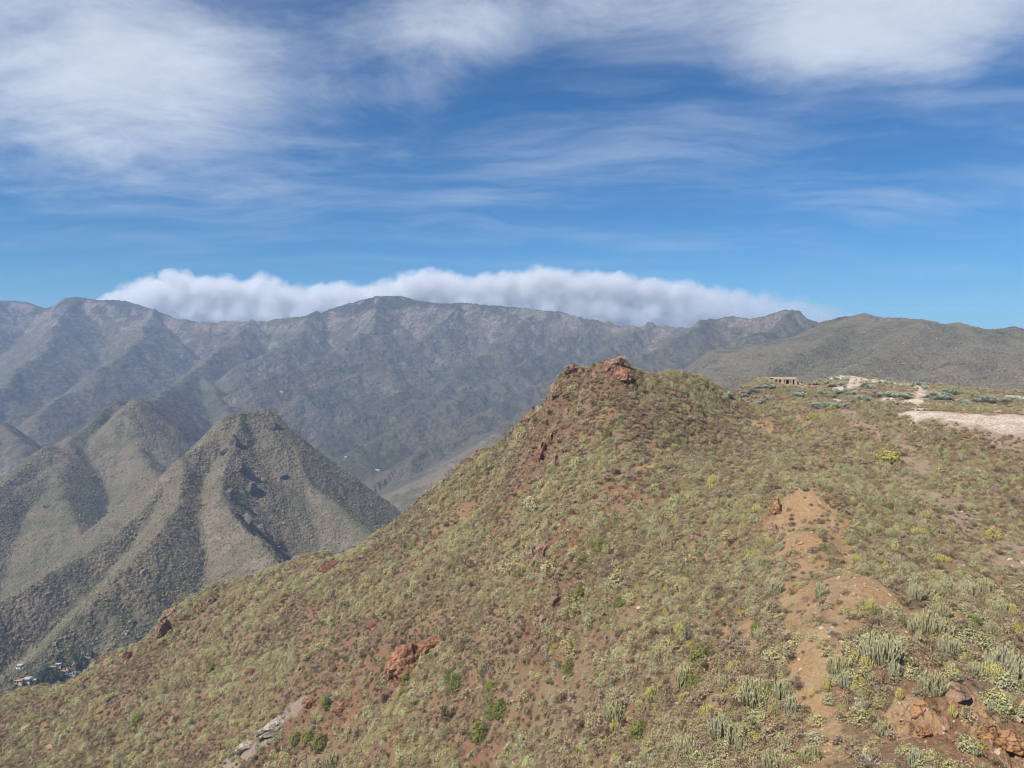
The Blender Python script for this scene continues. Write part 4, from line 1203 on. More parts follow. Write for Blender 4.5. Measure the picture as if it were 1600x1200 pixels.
def utility_pole(px, py, h, label):
    p = on_ground([(px, py)])[0]
    p = np.array([p[0], p[1] + 6.0, 0]); p[2] = float(height(np.array([p[0]]), np.array([p[1]]))[0])
    e = bpy.data.objects.new('utility_pole', None); COL.objects.link(e); e.location = p
    e['label'] = label; e['category'] = 'pole'
    for nm, me in (('post', tube('post', wood, [(0, 0, -.5), (0, 0, h)], .14, .10)), ('crossarm', box_mesh('crossarm', wood, 2.6, .16, .16, h - .75)), ('brace', tube('brace', wood, [(-.8, .02, h - .7), (0, .02, h - 1.7)], .04, .04)), ('brace', tube('brace', wood, [(.8, .02, h - .7), (0, .02, h - 1.7)], .04, .04))):
        o = bpy.data.objects.new(nm, me); COL.objects.link(o); o.parent = e
    for x in (-1.1, -.5, .5, 1.1):
        o = bpy.data.objects.new('insulator', tube('insulator', wood, [(x, 0, h - .6), (x, 0, h - .38)], .06, .04)); COL.objects.link(o); o.parent = e
utility_pole(1214, 590, 6.3, 'thin utility pole with a crossarm standing behind the ruin')
STALKS = [(1411, 613, 5.6, 'forked dead agave flower stalk at the left, beside the sandy track'), (1400, 609, 3.6, 'short dead agave stalk left of the forked one'), (1516, 625, 5.4, 'dead agave flower stalk, left one of the close pair'),
          (1523, 625, 5.6, 'dead agave flower stalk, right one of the close pair'), (1536, 608, 3.8, 'pale short flower stalk on the plateau rim behind the pair'), (1561, 622, 6.2, 'tallest dead agave flower stalk on the right of the plateau'), (1322, 628, 2.6, 'low bent dead stalk beside the pale ground left of the track')]
sp = on_ground([(s[0], s[1]) for s in STALKS])
for s, p in zip(STALKS, sp):
    e = bpy.data.objects.new('flower_stalk', None); COL.objects.link(e); e.location = p; e['label'] = s[3]; e['category'] = 'flower stalk'; e['group'] = 'dead agave flower stalks on the plateau'
    h = s[2]; bend = rnd(-.25, .25)
    o = bpy.data.objects.new('stem', tube('stem', stalkm, [(0, 0, -.3), (bend * .3, 0, h * .5), (bend, 0, h)], .09, .05)); COL.objects.link(o); o.parent = e
    for k in range(7):
        t = .62 + .37 * k / 7; a = k * 2.4; L = .75 * (1.25 - t) * 2
        b0 = Vector((bend * t, 0, h * t)); tip = b0 + Vector((math.cos(a) * L, math.sin(a) * L, .3))
        o = bpy.data.objects.new('branch', tube('branch', stalkm, [tuple(b0), tuple((b0 + tip) / 2 + Vector((0, 0, -.03))), tuple(tip)], .03, .045, 5)); COL.objects.link(o); o.parent = e

# ---------- houses and trees in the valley
wh = plain('white_render', (.62, .60, .56), (.50, .48, .44), .8)
cr = plain('cream_render', (.62, .52, .40), (.52, .43, .33), .8)
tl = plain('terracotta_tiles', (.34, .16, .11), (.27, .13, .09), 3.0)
gr_ = plain('grey_roof', (.38, .38, .39), (.30, .30, .31), 1.0)
gl = plain('window_glass', (.03, .035, .04), None, 1.0, .2)
dr = plain('door_wood', (.12, .07, .045), None, 2.0)
def house(px, py, w, d, h, turn, wall, roof, pitched, label, cat='house', name='house', nwin=3):
    p = hits([(px, py)], 1120.0, 3300.0, 200)[0] if py < 800 else hits([(px, py)], 300.0, 900.0, 150)[0]
    k_ = .58 if py > 800 else .7
    w, d, h = w * k_, d * k_, h * k_
    e = bpy.data.objects.new(name, None); COL.objects.link(e)
    t = math.radians(turn)
    cs = [(p[0] + math.cos(t) * a * w / 2 - math.sin(t) * b * d / 2, p[1] + math.sin(t) * a * w / 2 + math.cos(t) * b * d / 2) for a in (-1, 1) for b in (-1, 1)]
    zs = height(np.array([c[0] for c in cs]), np.array([c[1] for c in cs]))
    e.location = (p[0], p[1], float(zs.mean())); e.rotation_euler = (0, 0, t)
    e['label'] = label; e['category'] = cat
    low = float(zs.mean() - zs.min()) + .6
    def part(nm, me, par=e):
        o = bpy.data.objects.new(nm, me); COL.objects.link(o); o.parent = par; return o
    part('wall', box_mesh('wall', wall, w, d, h + low, -low))
    if pitched:
        ov = .35; rh = d * .24
        vs = [(-w / 2 - ov, -d / 2 - ov, h), (w / 2 + ov, -d / 2 - ov, h), (w / 2 + ov, d / 2 + ov, h), (-w / 2 - ov, d / 2 + ov, h), (-w / 2 - ov, 0, h + rh), (w / 2 + ov, 0, h + rh)]
        fs = [(0, 1, 5, 4), (2, 3, 4, 5), (1, 2, 5), (3, 0, 4), (3, 2, 1, 0)]
        me = bpy.data.meshes.new('roof'); me.from_pydata(vs, [], fs); me.materials.append(roof); me.update()
        rf = part('roof', me)
        part('chimney', box_mesh('chimney', wall, .7, .7, 1.1, h + rh * .55, w * .28, .6), rf)
    else:
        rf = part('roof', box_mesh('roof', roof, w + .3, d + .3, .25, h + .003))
        part('parapet', box_mesh('parapet', wall, w + .3, .2, .45, h + .256, 0, -d / 2 - .05), rf)
    for k in range(nwin):
        x = -w / 2 + w * (k + .5) / nwin
        if k == nwin // 2 and nwin > 1:
            part('door', box_mesh('door', dr, 1.0, .08, 2.1, .02, x, -d / 2 - .045))
        else:
            f = part('window', box_mesh('window', wall, 1.5, .1, 1.5, .9, x, -d / 2 - .055))
            part('pane', box_mesh('pane', gl, 1.2, .05, 1.2, 1.05, x, -d / 2 - .135), f)
HOUSES = [
    (30, 1066, 8.5, 6.5, 3.2, 8, cr, tl, False, 'cream building with a sunlit flat top, leftmost of the white farm block'),  # tile colour on this flat top paints in the orange sunlight
    (43, 1065, 7.5, 7.0, 4.4, 8, wh, gr_, False, 'white two level building in the middle of the farm block'),
    (53, 1066, 4.5, 5.5, 3.2, 8, wh, wh, False, 'small bright white annex at the right end of the farm block'),
    (31, 1043, 6.0, 5.5, 3.0, -10, wh, gr_, False, 'small white house uphill from the farm block'),
    (83, 1045, 6.0, 5.0, 2.8, 20, wh, gr_, False, 'grey white shed among the dark trees'),
    (91, 1041, 6.5, 4.5, 2.8, 20, wh, gr_, False, 'pale flat roofed shed right behind the dark trees'),
    (111, 1041, 11.0, 5.5, 2.9, 22, cr, tl, True, 'long house with a red tiled roof at the upper edge of the farm'),
    (101, 1051, 8.0, 5.0, 2.9, 20, wh, tl, True, 'short house with an orange tiled roof below the long red one'),
    (93, 1053, 4.0, 4.0, 2.6, 20, wh, wh, False, 'tiny white hut left of the orange tiled house'),
    (112, 1054, 10.0, 4.0, 2.0, 12, gr_, gr_, False, 'long low grey greenhouse at the foot of the farm'),
    (138, 1025, 7.0, 4.5, 2.4, 15, gr_, wh, False, 'pale flat roof beside the dark rock fin'),
    (195, 989, 6.0, 4.5, 1.8, 10, cr, cr, False, 'low beige unfinished building above the farm'),
    (540, 716, 10.0, 6.0, 4.5, 10, cr, wh, False, 'lone white house far up the valley'),
    (590, 735, 14.0, 5.0, 3.0, -12, cr, cr, False, 'low pale terrace building right of the lone white house'),
    (440, 613, 9.0, 6.0, 5.0, 0, wh, wh, False, 'tiny white house high on the far mountainside'),
]
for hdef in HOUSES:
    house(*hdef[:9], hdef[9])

crown_meshes = [leafy_dome('crown', 260, MATS['dark'], .5, .95, .15, .45, .35, twigs=0, z0=0) for _ in range(3)]
trunk_mesh = tube('trunk', plain('bark', (.12, .085, .06), None, 3.0), [(0, 0, -.8), (.03, .02, .5), (.0, .05, 1.0), (.02, .03, 1.6)], .16, .07)
limb_mesh = tube('limb', bpy.data.materials['bark'], [(.0, .03, .85), (.22, .1, 1.25), (.3, .12, 1.6)], .07, .03)
TREES = [(60, 1060, 7), (65, 1064, 8), (70, 1058, 9), (74, 1066, 7), (79, 1061, 8), (84, 1065, 7), (68, 1050, 6), (88, 1058, 8), (96, 1061, 6), (75, 1052, 7), (120, 1046, 7), (104, 1043, 6), (126, 1040, 7), (122, 1032, 6), (90, 1033, 6), (116, 1030, 6), (140, 1013, 6), (150, 1012, 5), (160, 1008, 6), (170, 1003, 5)]
tp = on_ground([(t[0], t[1]) for t in TREES])
LT = ['leftmost dark tree beside the white farm block', 'dark tree just right of the white annex', 'tallest dark tree left in the farm grove', 'dark tree at the foot of the farm grove', 'dark tree in the middle of the farm grove', 'dark tree at the lower right of the farm grove',
      'small dark tree at the top left of the farm grove', 'dark tree left of the orange tiled house', 'dark tree below the orange tiled house', 'dark tree below the grey white shed', 'dark tree right of the orange tiled house', 'dark tree left of the long red roof',
      'dark tree right of the long red roof', 'dark tree above the long red roof, by the rock fin', 'dark tree uphill of the grey white shed', 'dark tree uphill of the long red roof', 'green tree right of the rock fin, lowest of the row', 'green tree second in the row right of the rock fin', 'green tree third in the row right of the rock fin', 'green tree at the upper end of the row by the rock fin']
for k, ((px, py, h), p) in enumerate(zip(TREES, tp)):
    e = bpy.data.objects.new('tree', None); COL.objects.link(e); e.location = p; e.rotation_euler = (0, 0, rnd(0, 6.28)); s = h / 4.6; e.scale = (s, s, s)
    e['label'] = LT[k]; e['category'] = 'tree'; e['group'] = 'dark trees round the valley farm'
    for nm, me, z, sc in (('trunk', trunk_mesh, 0, 1), ('limb', limb_mesh, 0, 1), ('crown', crown_meshes[k % 3], .9, 3.4)):
        o = bpy.data.objects.new(nm, me); COL.objects.link(o); o.parent = e; o.location = (0, 0, z); o.scale = (sc, sc, sc * (1.0 if nm != 'crown' else 1.05))

# ---------- plants that stand out
SPOT = [  # px, py of the foot, kind, variant, height/width in photo pixels, label
    (1378, 1030, 'cactus', 3, 50, 'largest grey green cactus clump on the path side, right foreground'),
    (1359, 1040, 'cactusy', 0, 26, 'bright yellow cactus clump at the foot of the largest grey one'),
    (1457, 1078, 'cactus', 1, 36, 'round grey cactus clump on orange soil, right foreground'),
    (1452, 985, 'cactus', 3, 34, 'wide cactus clump behind the largest grey one'),
    (1472, 992, 'cactus', 1, 30, 'cactus clump at the lower right end of the wide one'),
    (1428, 985, 'cactus', 0, 24, 'green cactus clump left of the wide one'),
    (1435, 1002, 'cactus', 2, 20, 'small cactus clump below the wide one'),
    (1572, 1052, 'cactus', 3, 44, 'tall grey cactus clump at the right edge of the picture'),
    (1548, 1062, 'cactusy', 0, 32, 'yellow green cactus clump left of the tall one at the right edge'),
    (1592, 1066, 'cactus', 1, 36, 'cactus clump cut by the right edge of the picture'),
    (1482, 1018, 'cactus', 1, 28, 'pale cactus clump midway between the wide and the right edge clumps'),
    (1312, 1052, 'cactus', 1, 34, 'loose cactus clump right of the bare path'),
    (1322, 1072, 'cactus', 0, 28, 'loose cactus clump just below the one right of the path'),
    (1292, 1078, 'cactusy', 1, 22, 'thin yellowish cactus clump right of the bare path'),
    (1296, 1045, 'cactus', 4, 22, 'grey cactus stems close to the bare path'),
    (1223, 1088, 'cactus', 1, 30, 'tall cactus clump left of the bare path'),
    (1236, 1115, 'cactus', 2, 34, 'slim tall cactus clump beside the bare path'),
    (1204, 1115, 'cactusy', 1, 18, 'small yellow cactus left of the slim tall clump'),
    (1208, 1200, 'cactus', 1, 34, 'cactus clump at the bottom edge left of the path'),
    (1226, 1170, 'cactus', 0, 26, 'cactus clump near the bottom edge on the path side'),
    (1405, 1092, 'cactusy', 1, 20, 'small yellow cactus on bare soil left of the hollow boulder'),
    (1488, 1118, 'cactusy', 1, 22, 'cactus with bright tips right of the hollow boulder'),
    (1508, 1118, 'cactus', 4, 22, 'short cactus stems left of the corner rocks'),
    (1548, 1110, 'cactus', 4, 20, 'short cactus stems above the corner rocks'),
    (1428, 1198, 'cactus', 2, 32, 'tall cactus stems at the bottom edge, right foreground'),
    (1382, 1148, 'cactus', 0, 28, 'grey cactus clump on dead twigs, right foreground'),
    (1333, 1082, 'cactusy', 1, 16, 'tiny yellow cactus on the path verge'),
    (1283, 932, 'cactus', 0, 26, 'lone cactus clump on the bare knoll'),
    (1210, 928, 'cactus', 1, 28, 'cactus clump left of the bare knoll'),
    (1432, 935, 'cactus', 1, 26, 'cactus clump right of the bare hump'),
    (1478, 925, 'cactus', 1, 24, 'cactus row at the upper right, first of the row'),
    (1512, 930, 'cactus', 1, 26, 'cactus row at the upper right, second of the row'),
    (1540, 925, 'cactus', 1, 24, 'cactus row at the upper right, third of the row'),
    (1565, 955, 'cactus', 0, 24, 'cactus clump below the end of the upper right row'),
    (1345, 993, 'cactus', 4, 18, 'small grey cactus on the bare hump slope'),
    (1182, 1095, 'cactus', 3, 46, 'big tall cactus clump in the middle foreground, left of the path'),
    (1134, 1075, 'cactus', 0, 28, 'pale cactus clump left of the big tall one'),
    (1067, 1072, 'cactus', 2, 44, 'slender grey cactus clump beside the dark green bush'),
    (1018, 1092, 'cactusy', 0, 27, 'yellowish cactus clump in the centre foreground'),
    (960, 1122, 'cactus', 1, 36, 'tall grey cactus clump left of the yellowish one'),
    (955, 1078, 'cactus', 4, 18, 'small cactus stems above the tall grey clump'),
    (1105, 1120, 'cactusy', 0, 26, 'golden cactus clump below the pale one'),
    (1126, 1150, 'cactus', 1, 38, 'grey cactus clump below the golden one'),
    (1150, 1158, 'cactus', 1, 32, 'cactus clump joined to the right of the grey one'),
    (1074, 1182, 'cactus', 1, 38, 'grey green cactus clump near the bottom edge, centre'),
    (1190, 1000, 'cactus', 0, 28, 'cactus clump above the big tall one'),
    (1096, 1075, 'cactus', 4, 16, 'few cactus stems between the dark bush and the pale clump'),
    (755, 1052, 'cactus', 2, 28, 'cactus clump right of the rust outcrop'),
    (641, 1108, 'cactus', 2, 24, 'cactus clump on red soil below the rust outcrop'),
    (520, 1200, 'cactus', 1, 28, 'cactus clump at the bottom edge, left of centre'),
    (1355, 706, 'cactus', 1, 15, 'grey cactus clump near the yellow bush on the upper right slope'),
    (1115, 757, 'cactusy', 0, 22, 'yellow green cactus stand on the slope left of the orange scar'),
    (1108, 762, 'cactusy', 1, 18, 'lower cactus stand left of the orange scar'),
    (1183, 800, 'cactusy', 0, 18, 'cactus clump at the left rim of the bare knoll'),
    (1200, 745, 'cactus', 0, 16, 'cactus clump under the orange scar'),
    (1240, 762, 'cactus', 0, 13, 'round cactus clump on top of the bare knoll, left one'),
    (1258, 766, 'cactus', 0, 13, 'round cactus clump on top of the bare knoll, right one'),
    (1365, 830, 'cactus', 1, 18, 'cactus clump right of the bare knoll'),
    (1395, 840, 'cactus', 1, 20, 'second cactus clump right of the bare knoll'),
    (1330, 850, 'cactus', 0, 18, 'cactus clump at the foot of the bare knoll'),
    (1095, 1034, 'green', 0, 30, 'round dark green bush alone on the centre slope'),
    (1084, 1072, 'green', 1, 26, 'olive green bush right of the slender cactus'),
    (997, 1150, 'green', 0, 28, 'fresh green bush near the bottom edge, centre'),
    (888, 1050, 'green', 1, 22, 'green bush on the lower centre slope beside a pale shrub'),
    (905, 935, 'green', 1, 20, 'upright green bush below the ochre crags'),
    (968, 945, 'green', 1, 18, 'green bush among pale domes in the centre slope'),
    (1180, 985, 'green', 0, 16, 'small green bush at a cactus clump left of the path'),
    (711, 1075, 'green', 1, 26, 'green bush right of the rust outcrop, tall one'),
    (700, 1060, 'green', 2, 18, 'dark bush behind the tall green one by the rust outcrop'),
    (768, 1080, 'green', 0, 20, 'bright green bush further right of the rust outcrop'),
    (782, 1116, 'green', 0, 26, 'oval green bush in the lower centre left'),
    (768, 1118, 'green', 2, 24, 'dark bush touching the oval green bush'),
    (749, 1152, 'green', 2, 28, 'tall green bush below the oval one'),
    (636, 1066, 'green', 1, 16, 'green bush in the shadow of the rust outcrop'),
    (500, 1168, 'green', 2, 22, 'dark green bush at the bottom left, above the cactus'),
    (460, 1160, 'green', 2, 18, 'dark green bush right of the pale rock slab'),
    (482, 1158, 'green', 2, 20, 'dark green bush between two others at the bottom left'),
    (512, 1106, 'green', 1, 20, 'green bush on red soil right of the smooth red boulder'),
    (628, 1090, 'green', 1, 14, 'low green bush under the rust outcrop'),
    (935, 860, 'green', 1, 22, 'green bush right of the ochre crags'),
    (910, 880, 'green', 1, 16, 'green bush just right of the dark cleft'),
    (948, 682, 'green', 1, 15, 'green bush on the slope under the summit'),
    (1095, 650, 'green', 1, 12, 'green bush on the saddle right of the summit'),
    (1042, 676, 'green', 1, 11, 'green bush in the hollow below the saddle'),
    (330, 1048, 'green', 0, 14, 'vivid green bush on the far lower left slope'),
    (215, 1130, 'green', 1, 16, 'green bush in the scrub of the lower left slope'),
    (1389, 722, 'yellow', 0, 30, 'largest yellow bush on the upper right slope'),
    (1440, 935, 'yellow', 1, 14, 'golden bush beside the cactus clump right of the bare hump'),
    (1550, 840, 'yellow', 1, 22, 'yellow green bush at the right edge of the upper slope'),
    (1265, 655, 'yellow', 1, 14, 'yellow bush below the agave rows'),
    (1300, 640, 'yellow', 1, 12, 'yellow bush in front of the longest agave row'),
    (1535, 1168, 'yellow', 1, 12, 'small yellow bush on the corner rocks'),
    (1097, 944, 'spurge', 0, 15, 'bright pale green dome on the centre right slope'),
    (1190, 1126, 'spurge', 1, 24, 'broad pale green dome right of the bottom cactus clumps'),
    (1120, 1200, 'spurge', 2, 30, 'large pale green dome at the bottom edge, centre'),
    (886, 1062, 'spurge', 3, 14, 'bright dome touching the green bush, lower centre'),
    (1010, 1034, 'spurge', 4, 20, 'pale dome above the yellowish cactus'),
    (1015, 950, 'spurge', 5, 18, 'pale dome right of the ochre crags, largest of its cluster'),
    (1278, 1130, 'spurge', 0, 24, 'grey green dome on the path verge'),
    (1276, 1160, 'spurge', 1, 26, 'pale dome on the path verge, below the grey green one'),
    (1295, 1095, 'spurge', 2, 20, 'pale dome above the grey green one on the path verge'),
    (1360, 1195, 'grey', 0, 28, 'bleached dead shrub at the bottom edge, right of the path'),
    (1352, 1108, 'grey', 1, 34, 'bleached lilac grey dead shrub right of the path'),
    (1510, 952, 'grey', 2, 22, 'bleached dead shrub on the right slope under the cactus row'),
    (1518, 1008, 'grey', 0, 20, 'bleached dead shrub right of the pale cactus clump'),
    (1300, 990, 'grey', 1, 16, 'dead twiggy shrub on the bare hump slope'),
    (1160, 918, 'grey', 1, 18, 'grey dead shrub left of the bare knoll foot'),
    (1050, 738, 'agave', 0, 14, 'lone blue agave on the middle of the slope'),
    (1082, 716, 'agave', 1, 13, 'blue agave, left one of the pair on the slope'),
    (1094, 720, 'agave', 2, 13, 'blue agave, right one of the pair on the slope'),
]
KNAME = dict(cactus='cactus_clump', cactusy='cactus_clump', green='green_bush', yellow='yellow_bush', spurge='spurge_shrub', grey='dead_shrub', agave='agave')
KCAT = dict(cactus='cactus', cactusy='cactus', green='bush', yellow='bush', spurge='shrub', grey='dead shrub', agave='agave')
KGRP = dict(cactus='cactus clumps on the near hill', cactusy='cactus clumps on the near hill', green='green bushes on the near hill', yellow='yellow bushes on the near hill', spurge='pale domed shrubs on the near hill', grey='bleached dead shrubs', agave='blue agaves')
KHT = dict(cactus=1.0, cactusy=.95, green=.85, yellow=.8, spurge=.85, grey=.75, agave=1.3)    # rough height of a unit plant
pp = on_ground([(s[0], s[1]) for s in SPOT])
for s, p in zip(SPOT, pp):
    px, py, kind, vi, size, lab = s
    dist = math.sqrt(p[0] ** 2 + p[1] ** 2 + p[2] ** 2)
    m_ = size * dist / FPX                               # size in metres
    me = V[kind][vi % len(V[kind])]
    sc = m_ / KHT[kind] * (.82 if kind[:6] == 'cactus' else .92)
    thing(KNAME[kind], me, (p[0], p[1], p[2] - .04 * sc), lab, KCAT[kind], KGRP[kind], (rnd(-.08, .08), rnd(-.08, .08), rnd(0, 6.28)), (sc, sc, sc * rnd(.92, 1.08)))
    if kind != 'spurge' or size > 14:
        LAND.append((px, py, lab))

for r in ROCKS[:ROCKS_FAR_AT]:
    LAND.append((r[0], r[1], r[10]))
# ---------- agaves planted in patches on the plateau
PATCH = [  # pixel middle, spread in pixels, number, where
    (1150, 622, 12, 6, 7, 'on the bank left of the ruin, lower patch'), (1172, 612, 12, 6, 9, 'on the bank left of the ruin, upper patch'), (1190, 628, 10, 7, 8, 'on the bank straight below the ruin'), (1200, 606, 7, 3, 5, 'at the foot of the ruin wall'),
    (1248, 597, 7, 2, 5, 'close to the right wall of the ruin'), (1272, 598, 12, 3, 7, 'in the first patch right of the ruin'), (1300, 593, 10, 2, 6, 'on the plateau rim right of the ruin'), (1306, 603, 14, 3, 9, 'left of the fork in the sandy ground'), (1245, 617, 10, 4, 8, 'in the left end of the long front row'),
    (1290, 619, 16, 3, 9, 'in the middle of the long front row'), (1328, 615, 14, 3, 9, 'in the right end of the long front row'), (1352, 625, 9, 3, 7, 'in the patch before the pale ground'), (1298, 637, 26, 3, 14, 'in the nearest long patch below the row'), (1356, 606, 10, 2, 7, 'in the narrow patch right of the sandy fork'),
    (1384, 599, 12, 3, 9, 'in the high patch on the rim, left of the forked stalk'), (1380, 619, 16, 3, 9, 'in the patch left of the sandy track'), (1412, 621, 10, 2, 7, 'in the patch touching the sandy track'), (1438, 605, 12, 4, 10, 'in the dense patch behind the forked stalk'), (1466, 623, 16, 3, 10, 'right of the sandy track, first patch'),
    (1485, 615, 11, 2, 8, 'behind the first patch right of the track'), (1504, 633, 9, 3, 8, 'in the nearest patch left of the close stalks'), (1538, 627, 16, 3, 10, 'right of the close stalks'), (1506, 604, 10, 2, 7, 'on the rim behind the close stalks'), (1544, 607, 9, 2, 6, 'on the rim around the pale short stalk'),
    (1582, 627, 14, 3, 9, 'right of the tallest stalk'), (1588, 611, 10, 2, 7, 'on the rim at the right edge'),
]
ORD = ['leftmost', 'second from left', 'third from left', 'fourth from left', 'fifth from left', 'sixth from left', 'seventh from left', 'eighth from left', 'ninth from left', 'tenth from left', 'eleventh from left', 'twelfth from left', 'thirteenth from left',
       'fourteenth from left', 'fifteenth from left', 'sixteenth from left', 'seventeenth from left', 'eighteenth from left', 'nineteenth from left', 'twentieth from left']
for (px, py, sx, sy, n, where) in PATCH:
    n = min(20, int(n * 1.4))
    q = on_ground(sorted([(px + rnd(-1, 1) * sx * 1.1, py + rnd(-1, 1) * sy) for _ in range(n)]))
    for k, p in enumerate(q):
        s_ = rnd(1.2, 2.1)
        thing('agave', random.choice(V['agave']), (p[0], p[1], p[2] - .05), 'agave, ' + (ORD[k] if k < n - 1 else 'rightmost') + ', ' + where, 'agave', 'agaves ' + where, (rnd(-.15, .15), rnd(-.15, .15), rnd(0, 6.28)), (s_, s_, s_ * rnd(.9, 1.2)))

# ---------- the pale domes that show largest
SHORT = [(a, b, l) for a, b, l in LAND if len(l.split()) <= 9]
def describe(px, py, words, used):
    """say which plant: by its looks and by the nearest plant or rock one can find"""
    near_ = sorted(SHORT, key=lambda t: math.hypot(t[0] - px, t[1] - py))[:5]
    for (a, b, l) in near_:
        dx, dy = px - a, py - b; d = math.hypot(dx, dy)
        ang = math.degrees(math.atan2(-dy, dx)) % 360
        w_ = ['right of', 'upper right of', 'above', 'upper left of', 'left of', 'lower left of', 'below', 'lower right of'][int((ang + 22.5) // 45) % 8]
        n_ = 'close' if d < 20 else ('just' if d < 40 else ('a little' if d < 70 else ('well' if d < 110 else 'far')))
        lab = '%s %s %s the %s' % (words, n_, w_, l)
        if len(lab.split()) <= 16 and lab not in used:
            used.add(lab)
            return lab
    return lab if len(lab.split()) <= 16 else ' '.join(lab.split()[:16])
P, S = SPURGE_OWN
used_labels = set()
for p, s in zip(P, S):
    px, py = to_pixel(p)
    vi = random.randrange(len(V['spurge']))
    word = 'small' if s < 1.15 else ('broad' if s > 1.7 else 'round')
    hs = rnd(.78, 1.2)
    word2 = 'low dome' if hs < .92 else ('tall dome' if hs > 1.08 else 'pale dome')
    lab = describe(px, py, word + ' ' + word2, used_labels)
    thing('spurge_shrub', V['spurge'][vi], (p[0], p[1], p[2]), lab, 'shrub', KGRP['spurge'], (rnd(-.1, .1), rnd(-.1, .1), rnd(0, 6.28)), (s, s, s * hs))

def scattered(points, limit, kinds, sizes, words, gap):
    """more single plants of a kind, kept clear of the ones already placed"""
    taken = [(s[0], s[1]) for s in SPOT]
    n = 0
    for p in points:
        px, py = to_pixel(p)
        if not (8 < px < 1592 and 600 < py < 1192) or n >= limit: continue
        if min(math.hypot(px - a, py - b) for a, b in taken) < gap: continue
        taken.append((px, py)); n += 1
        kind = random.choice(kinds); me = random.choice(V[kind]); s = rnd(*sizes)
        lab = describe(px, py, random.choice(words[kind]), used_labels)
        thing(KNAME[kind], me, (p[0], p[1], p[2] - .04), lab, KCAT[kind], KGRP[kind], (rnd(-.08, .08), rnd(-.08, .08), rnd(0, 6.28)), (s, s, s * rnd(.85, 1.15)))
scattered(CLUMPS, 170, ['cactus', 'cactus', 'cactus', 'cactusy'], (.7, 1.5), dict(cactus=['grey cactus'], cactusy=['yellowish cactus']), 13)
scattered(BRIGHT, 110, ['yellow', 'green', 'yellow'], (.6, 1.3), dict(yellow=['yellow bush'], green=['green bush']), 12)

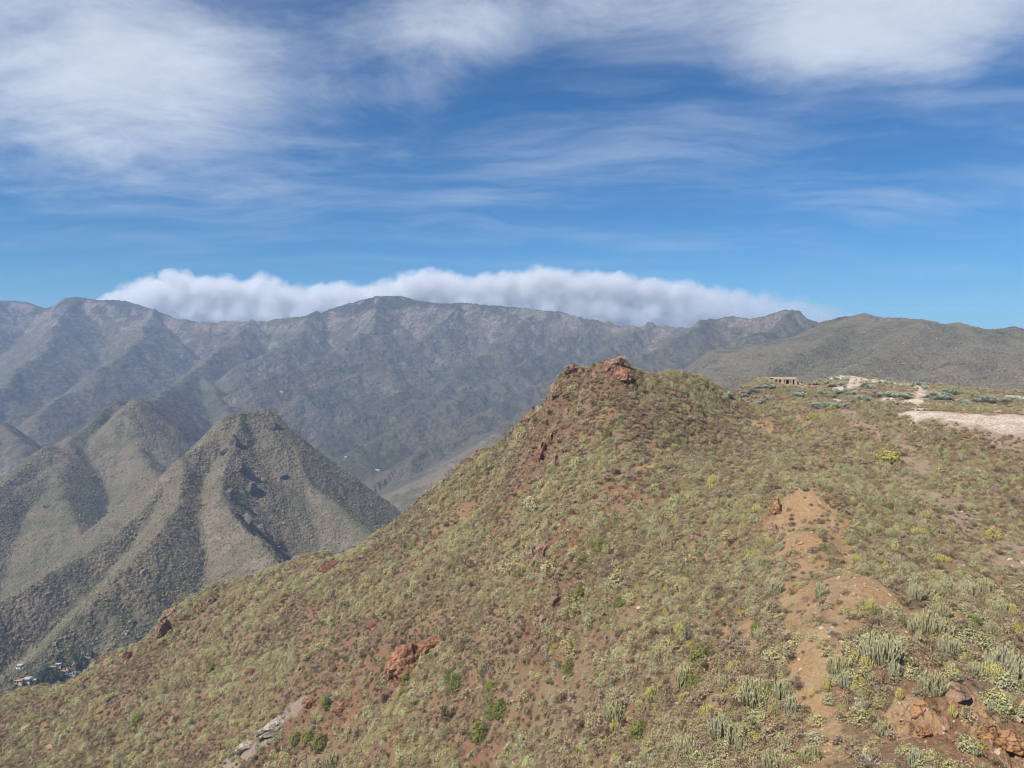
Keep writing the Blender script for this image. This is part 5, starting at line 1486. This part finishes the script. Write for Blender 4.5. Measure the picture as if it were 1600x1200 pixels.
# ------------------------------------------------------------------ the bank of cloud lying behind the mountain crest
CTOP = [(120, 488), (150, 466), (180, 452), (205, 437), (240, 429), (282, 421), (318, 433), (345, 428), (382, 437), (415, 424), (440, 441), (480, 447), (520, 440), (560, 443), (600, 433),
        (640, 425), (682, 419), (722, 429), (780, 425), (830, 418), (860, 414), (900, 425), (950, 422), (1000, 431), (1060, 437), (1100, 443), (1150, 451), (1200, 456), (1240, 460), (1272, 464),
        (1300, 478), (1325, 487), (1360, 494)]
def make_cloud():
    Yc = 4480.0
    P = np.array([at(px, py, Yc) for px, py in CTOP])
    xs, zs = P[:, 0], P[:, 2]
    x0, x1 = xs[0], xs[-1]
    N, K = 150, 24
    vs, fs = [], []
    zb = 70.0
    for i in range(N):
        x = x0 + (x1 - x0) * i / (N - 1)
        zt = np.interp(x, xs, zs) + 22
        e = min(1.0, math.sqrt(max(0.0, min(i, N - 1 - i) / 10.0))) if i not in (0, N - 1) else 0.02
        for k in range(K):
            a = 2 * math.pi * k / K
            ca, sa = math.cos(a), math.sin(a)
            w = 195 * e
            yy = Yc + 40 + w * math.copysign(abs(ca) ** 0.7, ca)
            zc = (zt + zb) / 2
            zz = zc + (zt - zb) / 2 * math.copysign(abs(sa) ** 0.7, sa) * (0.3 + 0.7 * e)
            vs.append((x, yy, zz))
    for i in range(N - 1):
        for k in range(K):
            a, b_ = i * K + k, i * K + (k + 1) % K
            fs.append((a, b_, b_ + K, a + K))
    fs.append(tuple(range(K))[::-1]); fs.append(tuple((N - 1) * K + k for k in range(K)))
    me = bpy.data.meshes.new('cloud_bank'); me.from_pydata(vs, [], fs); me.update()
    bm_fix(me)
    o = bpy.data.objects.new('cloud_bank', me); COL.objects.link(o)
    o['label'] = 'long white bank of cloud lying along the crest of the far mountains'; o['category'] = 'cloud'
    m = bpy.data.materials.new('cloud_vapour'); m.use_nodes = True
    nt = m.node_tree; nt.nodes.clear(); b = NB(nt)
    out = nt.nodes.new('ShaderNodeOutputMaterial')
    pv = nt.nodes.new('ShaderNodeVolumePrincipled')
    geo = nt.nodes.new('ShaderNodeNewGeometry'); Pn = geo.outputs['Position']
    s = b.sep(Pn)
    t = b.m('DIVIDE', b.m('SUBTRACT', s[0], float(x0)), float(x1 - x0))
    fc = nt.nodes.new('ShaderNodeFloatCurve')
    cv = fc.mapping.curves[0]
    zmin, zmax = 100.0, 500.0
    pts = [((x - x0) / (x1 - x0), (z - zmin) / (zmax - zmin)) for x, z in zip(xs, zs)]
    while len(cv.points) < len(pts):
        cv.points.new(0.5, 0.5)
    for p_, (u, v_) in zip(cv.points, sorted(pts)):
        p_.location = (u, v_)
    fc.mapping.update()
    nt.links.new(t, fc.inputs['Value'])
    top = b.m('MULTIPLY_ADD', fc.outputs[0], zmax - zmin, zmin)
    wp = b.v('ADD', Pn, b.scale(b.v('SUBTRACT', b.noise(Pn, 1 / 130.0, 2, .5, col=True), (.5, .5, .5)), 110.0))
    v1 = b.voro(wp, 1 / 130.0); v2 = b.voro(wp, 1 / 52.0)
    n1 = b.noise(wp, 1 / 40.0, 5, .65)
    edge = b.m('DIVIDE', b.m('SUBTRACT', top, s[2]), 42.0)
    wide = b.m('SUBTRACT', 3.2, b.m('DIVIDE', b.m('ABSOLUTE', b.m('SUBTRACT', s[1], Yc + 40)), 60.0))
    f = b.m('MINIMUM', edge, wide)
    f = b.m('ADD', f, b.m('MULTIPLY', b.m('SUBTRACT', .48, v1), 2.2))
    f = b.m('ADD', f, b.m('MULTIPLY', b.m('SUBTRACT', .45, v2), 1.0))
    f = b.m('ADD', f, b.m('MULTIPLY', b.m('SUBTRACT', n1, .5), 1.8))
    thin = b.ss(s[0], 700.0, 1900.0, 1.0, .2)
    dens = b.m('MULTIPLY', b.m('MULTIPLY', b.ss(f, -.1, 1.8), .020), thin)
    pv.inputs['Color'].default_value = (.94, .95, .97, 1)
    pv.inputs['Anisotropy'].default_value = 0.25
    nt.links.new(dens, pv.inputs['Density'])
    nt.links.new(pv.outputs[0], out.inputs['Volume'])
    m.cycles.volume_step_rate = 0.05
    me.materials.append(m)
    return o

def bm_fix(me):
    import bmesh
    bm = bmesh.new(); bm.from_mesh(me); bmesh.ops.recalc_face_normals(bm, faces=bm.faces); bm.to_mesh(me); bm.free()

make_cloud()

# ------------------------------------------------------------------ the air between here and the mountains
def make_haze():
    z0 = float(GZ.min()) - 1.0; z1 = float(GZ.max()) + 6.0
    R = float(RR[-1]) + 6
    vs = [(-R, -R, z0), (R, -R, z0), (R, R, z0), (-R, R, z0), (-R, -R, z1), (R, -R, z1), (R, R, z1), (-R, R, z1)]
    fs = [(3, 2, 1, 0), (4, 5, 6, 7), (0, 1, 5, 4), (1, 2, 6, 5), (2, 3, 7, 6), (3, 0, 4, 7)]
    me = bpy.data.meshes.new('haze'); me.from_pydata(vs, [], fs); me.update()
    o = bpy.data.objects.new('haze', me); COL.objects.link(o)
    o['kind'] = 'stuff'; o['label'] = 'thin blue haze filling the valley air'
    m = bpy.data.materials.new('haze_air'); m.use_nodes = True
    nt = m.node_tree; nt.nodes.clear()
    out = nt.nodes.new('ShaderNodeOutputMaterial')
    pv = nt.nodes.new('ShaderNodeVolumePrincipled')
    pv.inputs['Color'].default_value = HAZE_COL
    pv.inputs['Density'].default_value = HAZE_DENSITY
    pv.inputs['Anisotropy'].default_value = 0.0
    nt.links.new(pv.outputs[0], out.inputs['Volume'])
    m.cycles.homogeneous_volume = True
    me.materials.append(m)
HAZE_DENSITY = 1.3e-4
HAZE_COL = (.52, .69, 1.0, 1)
make_haze()
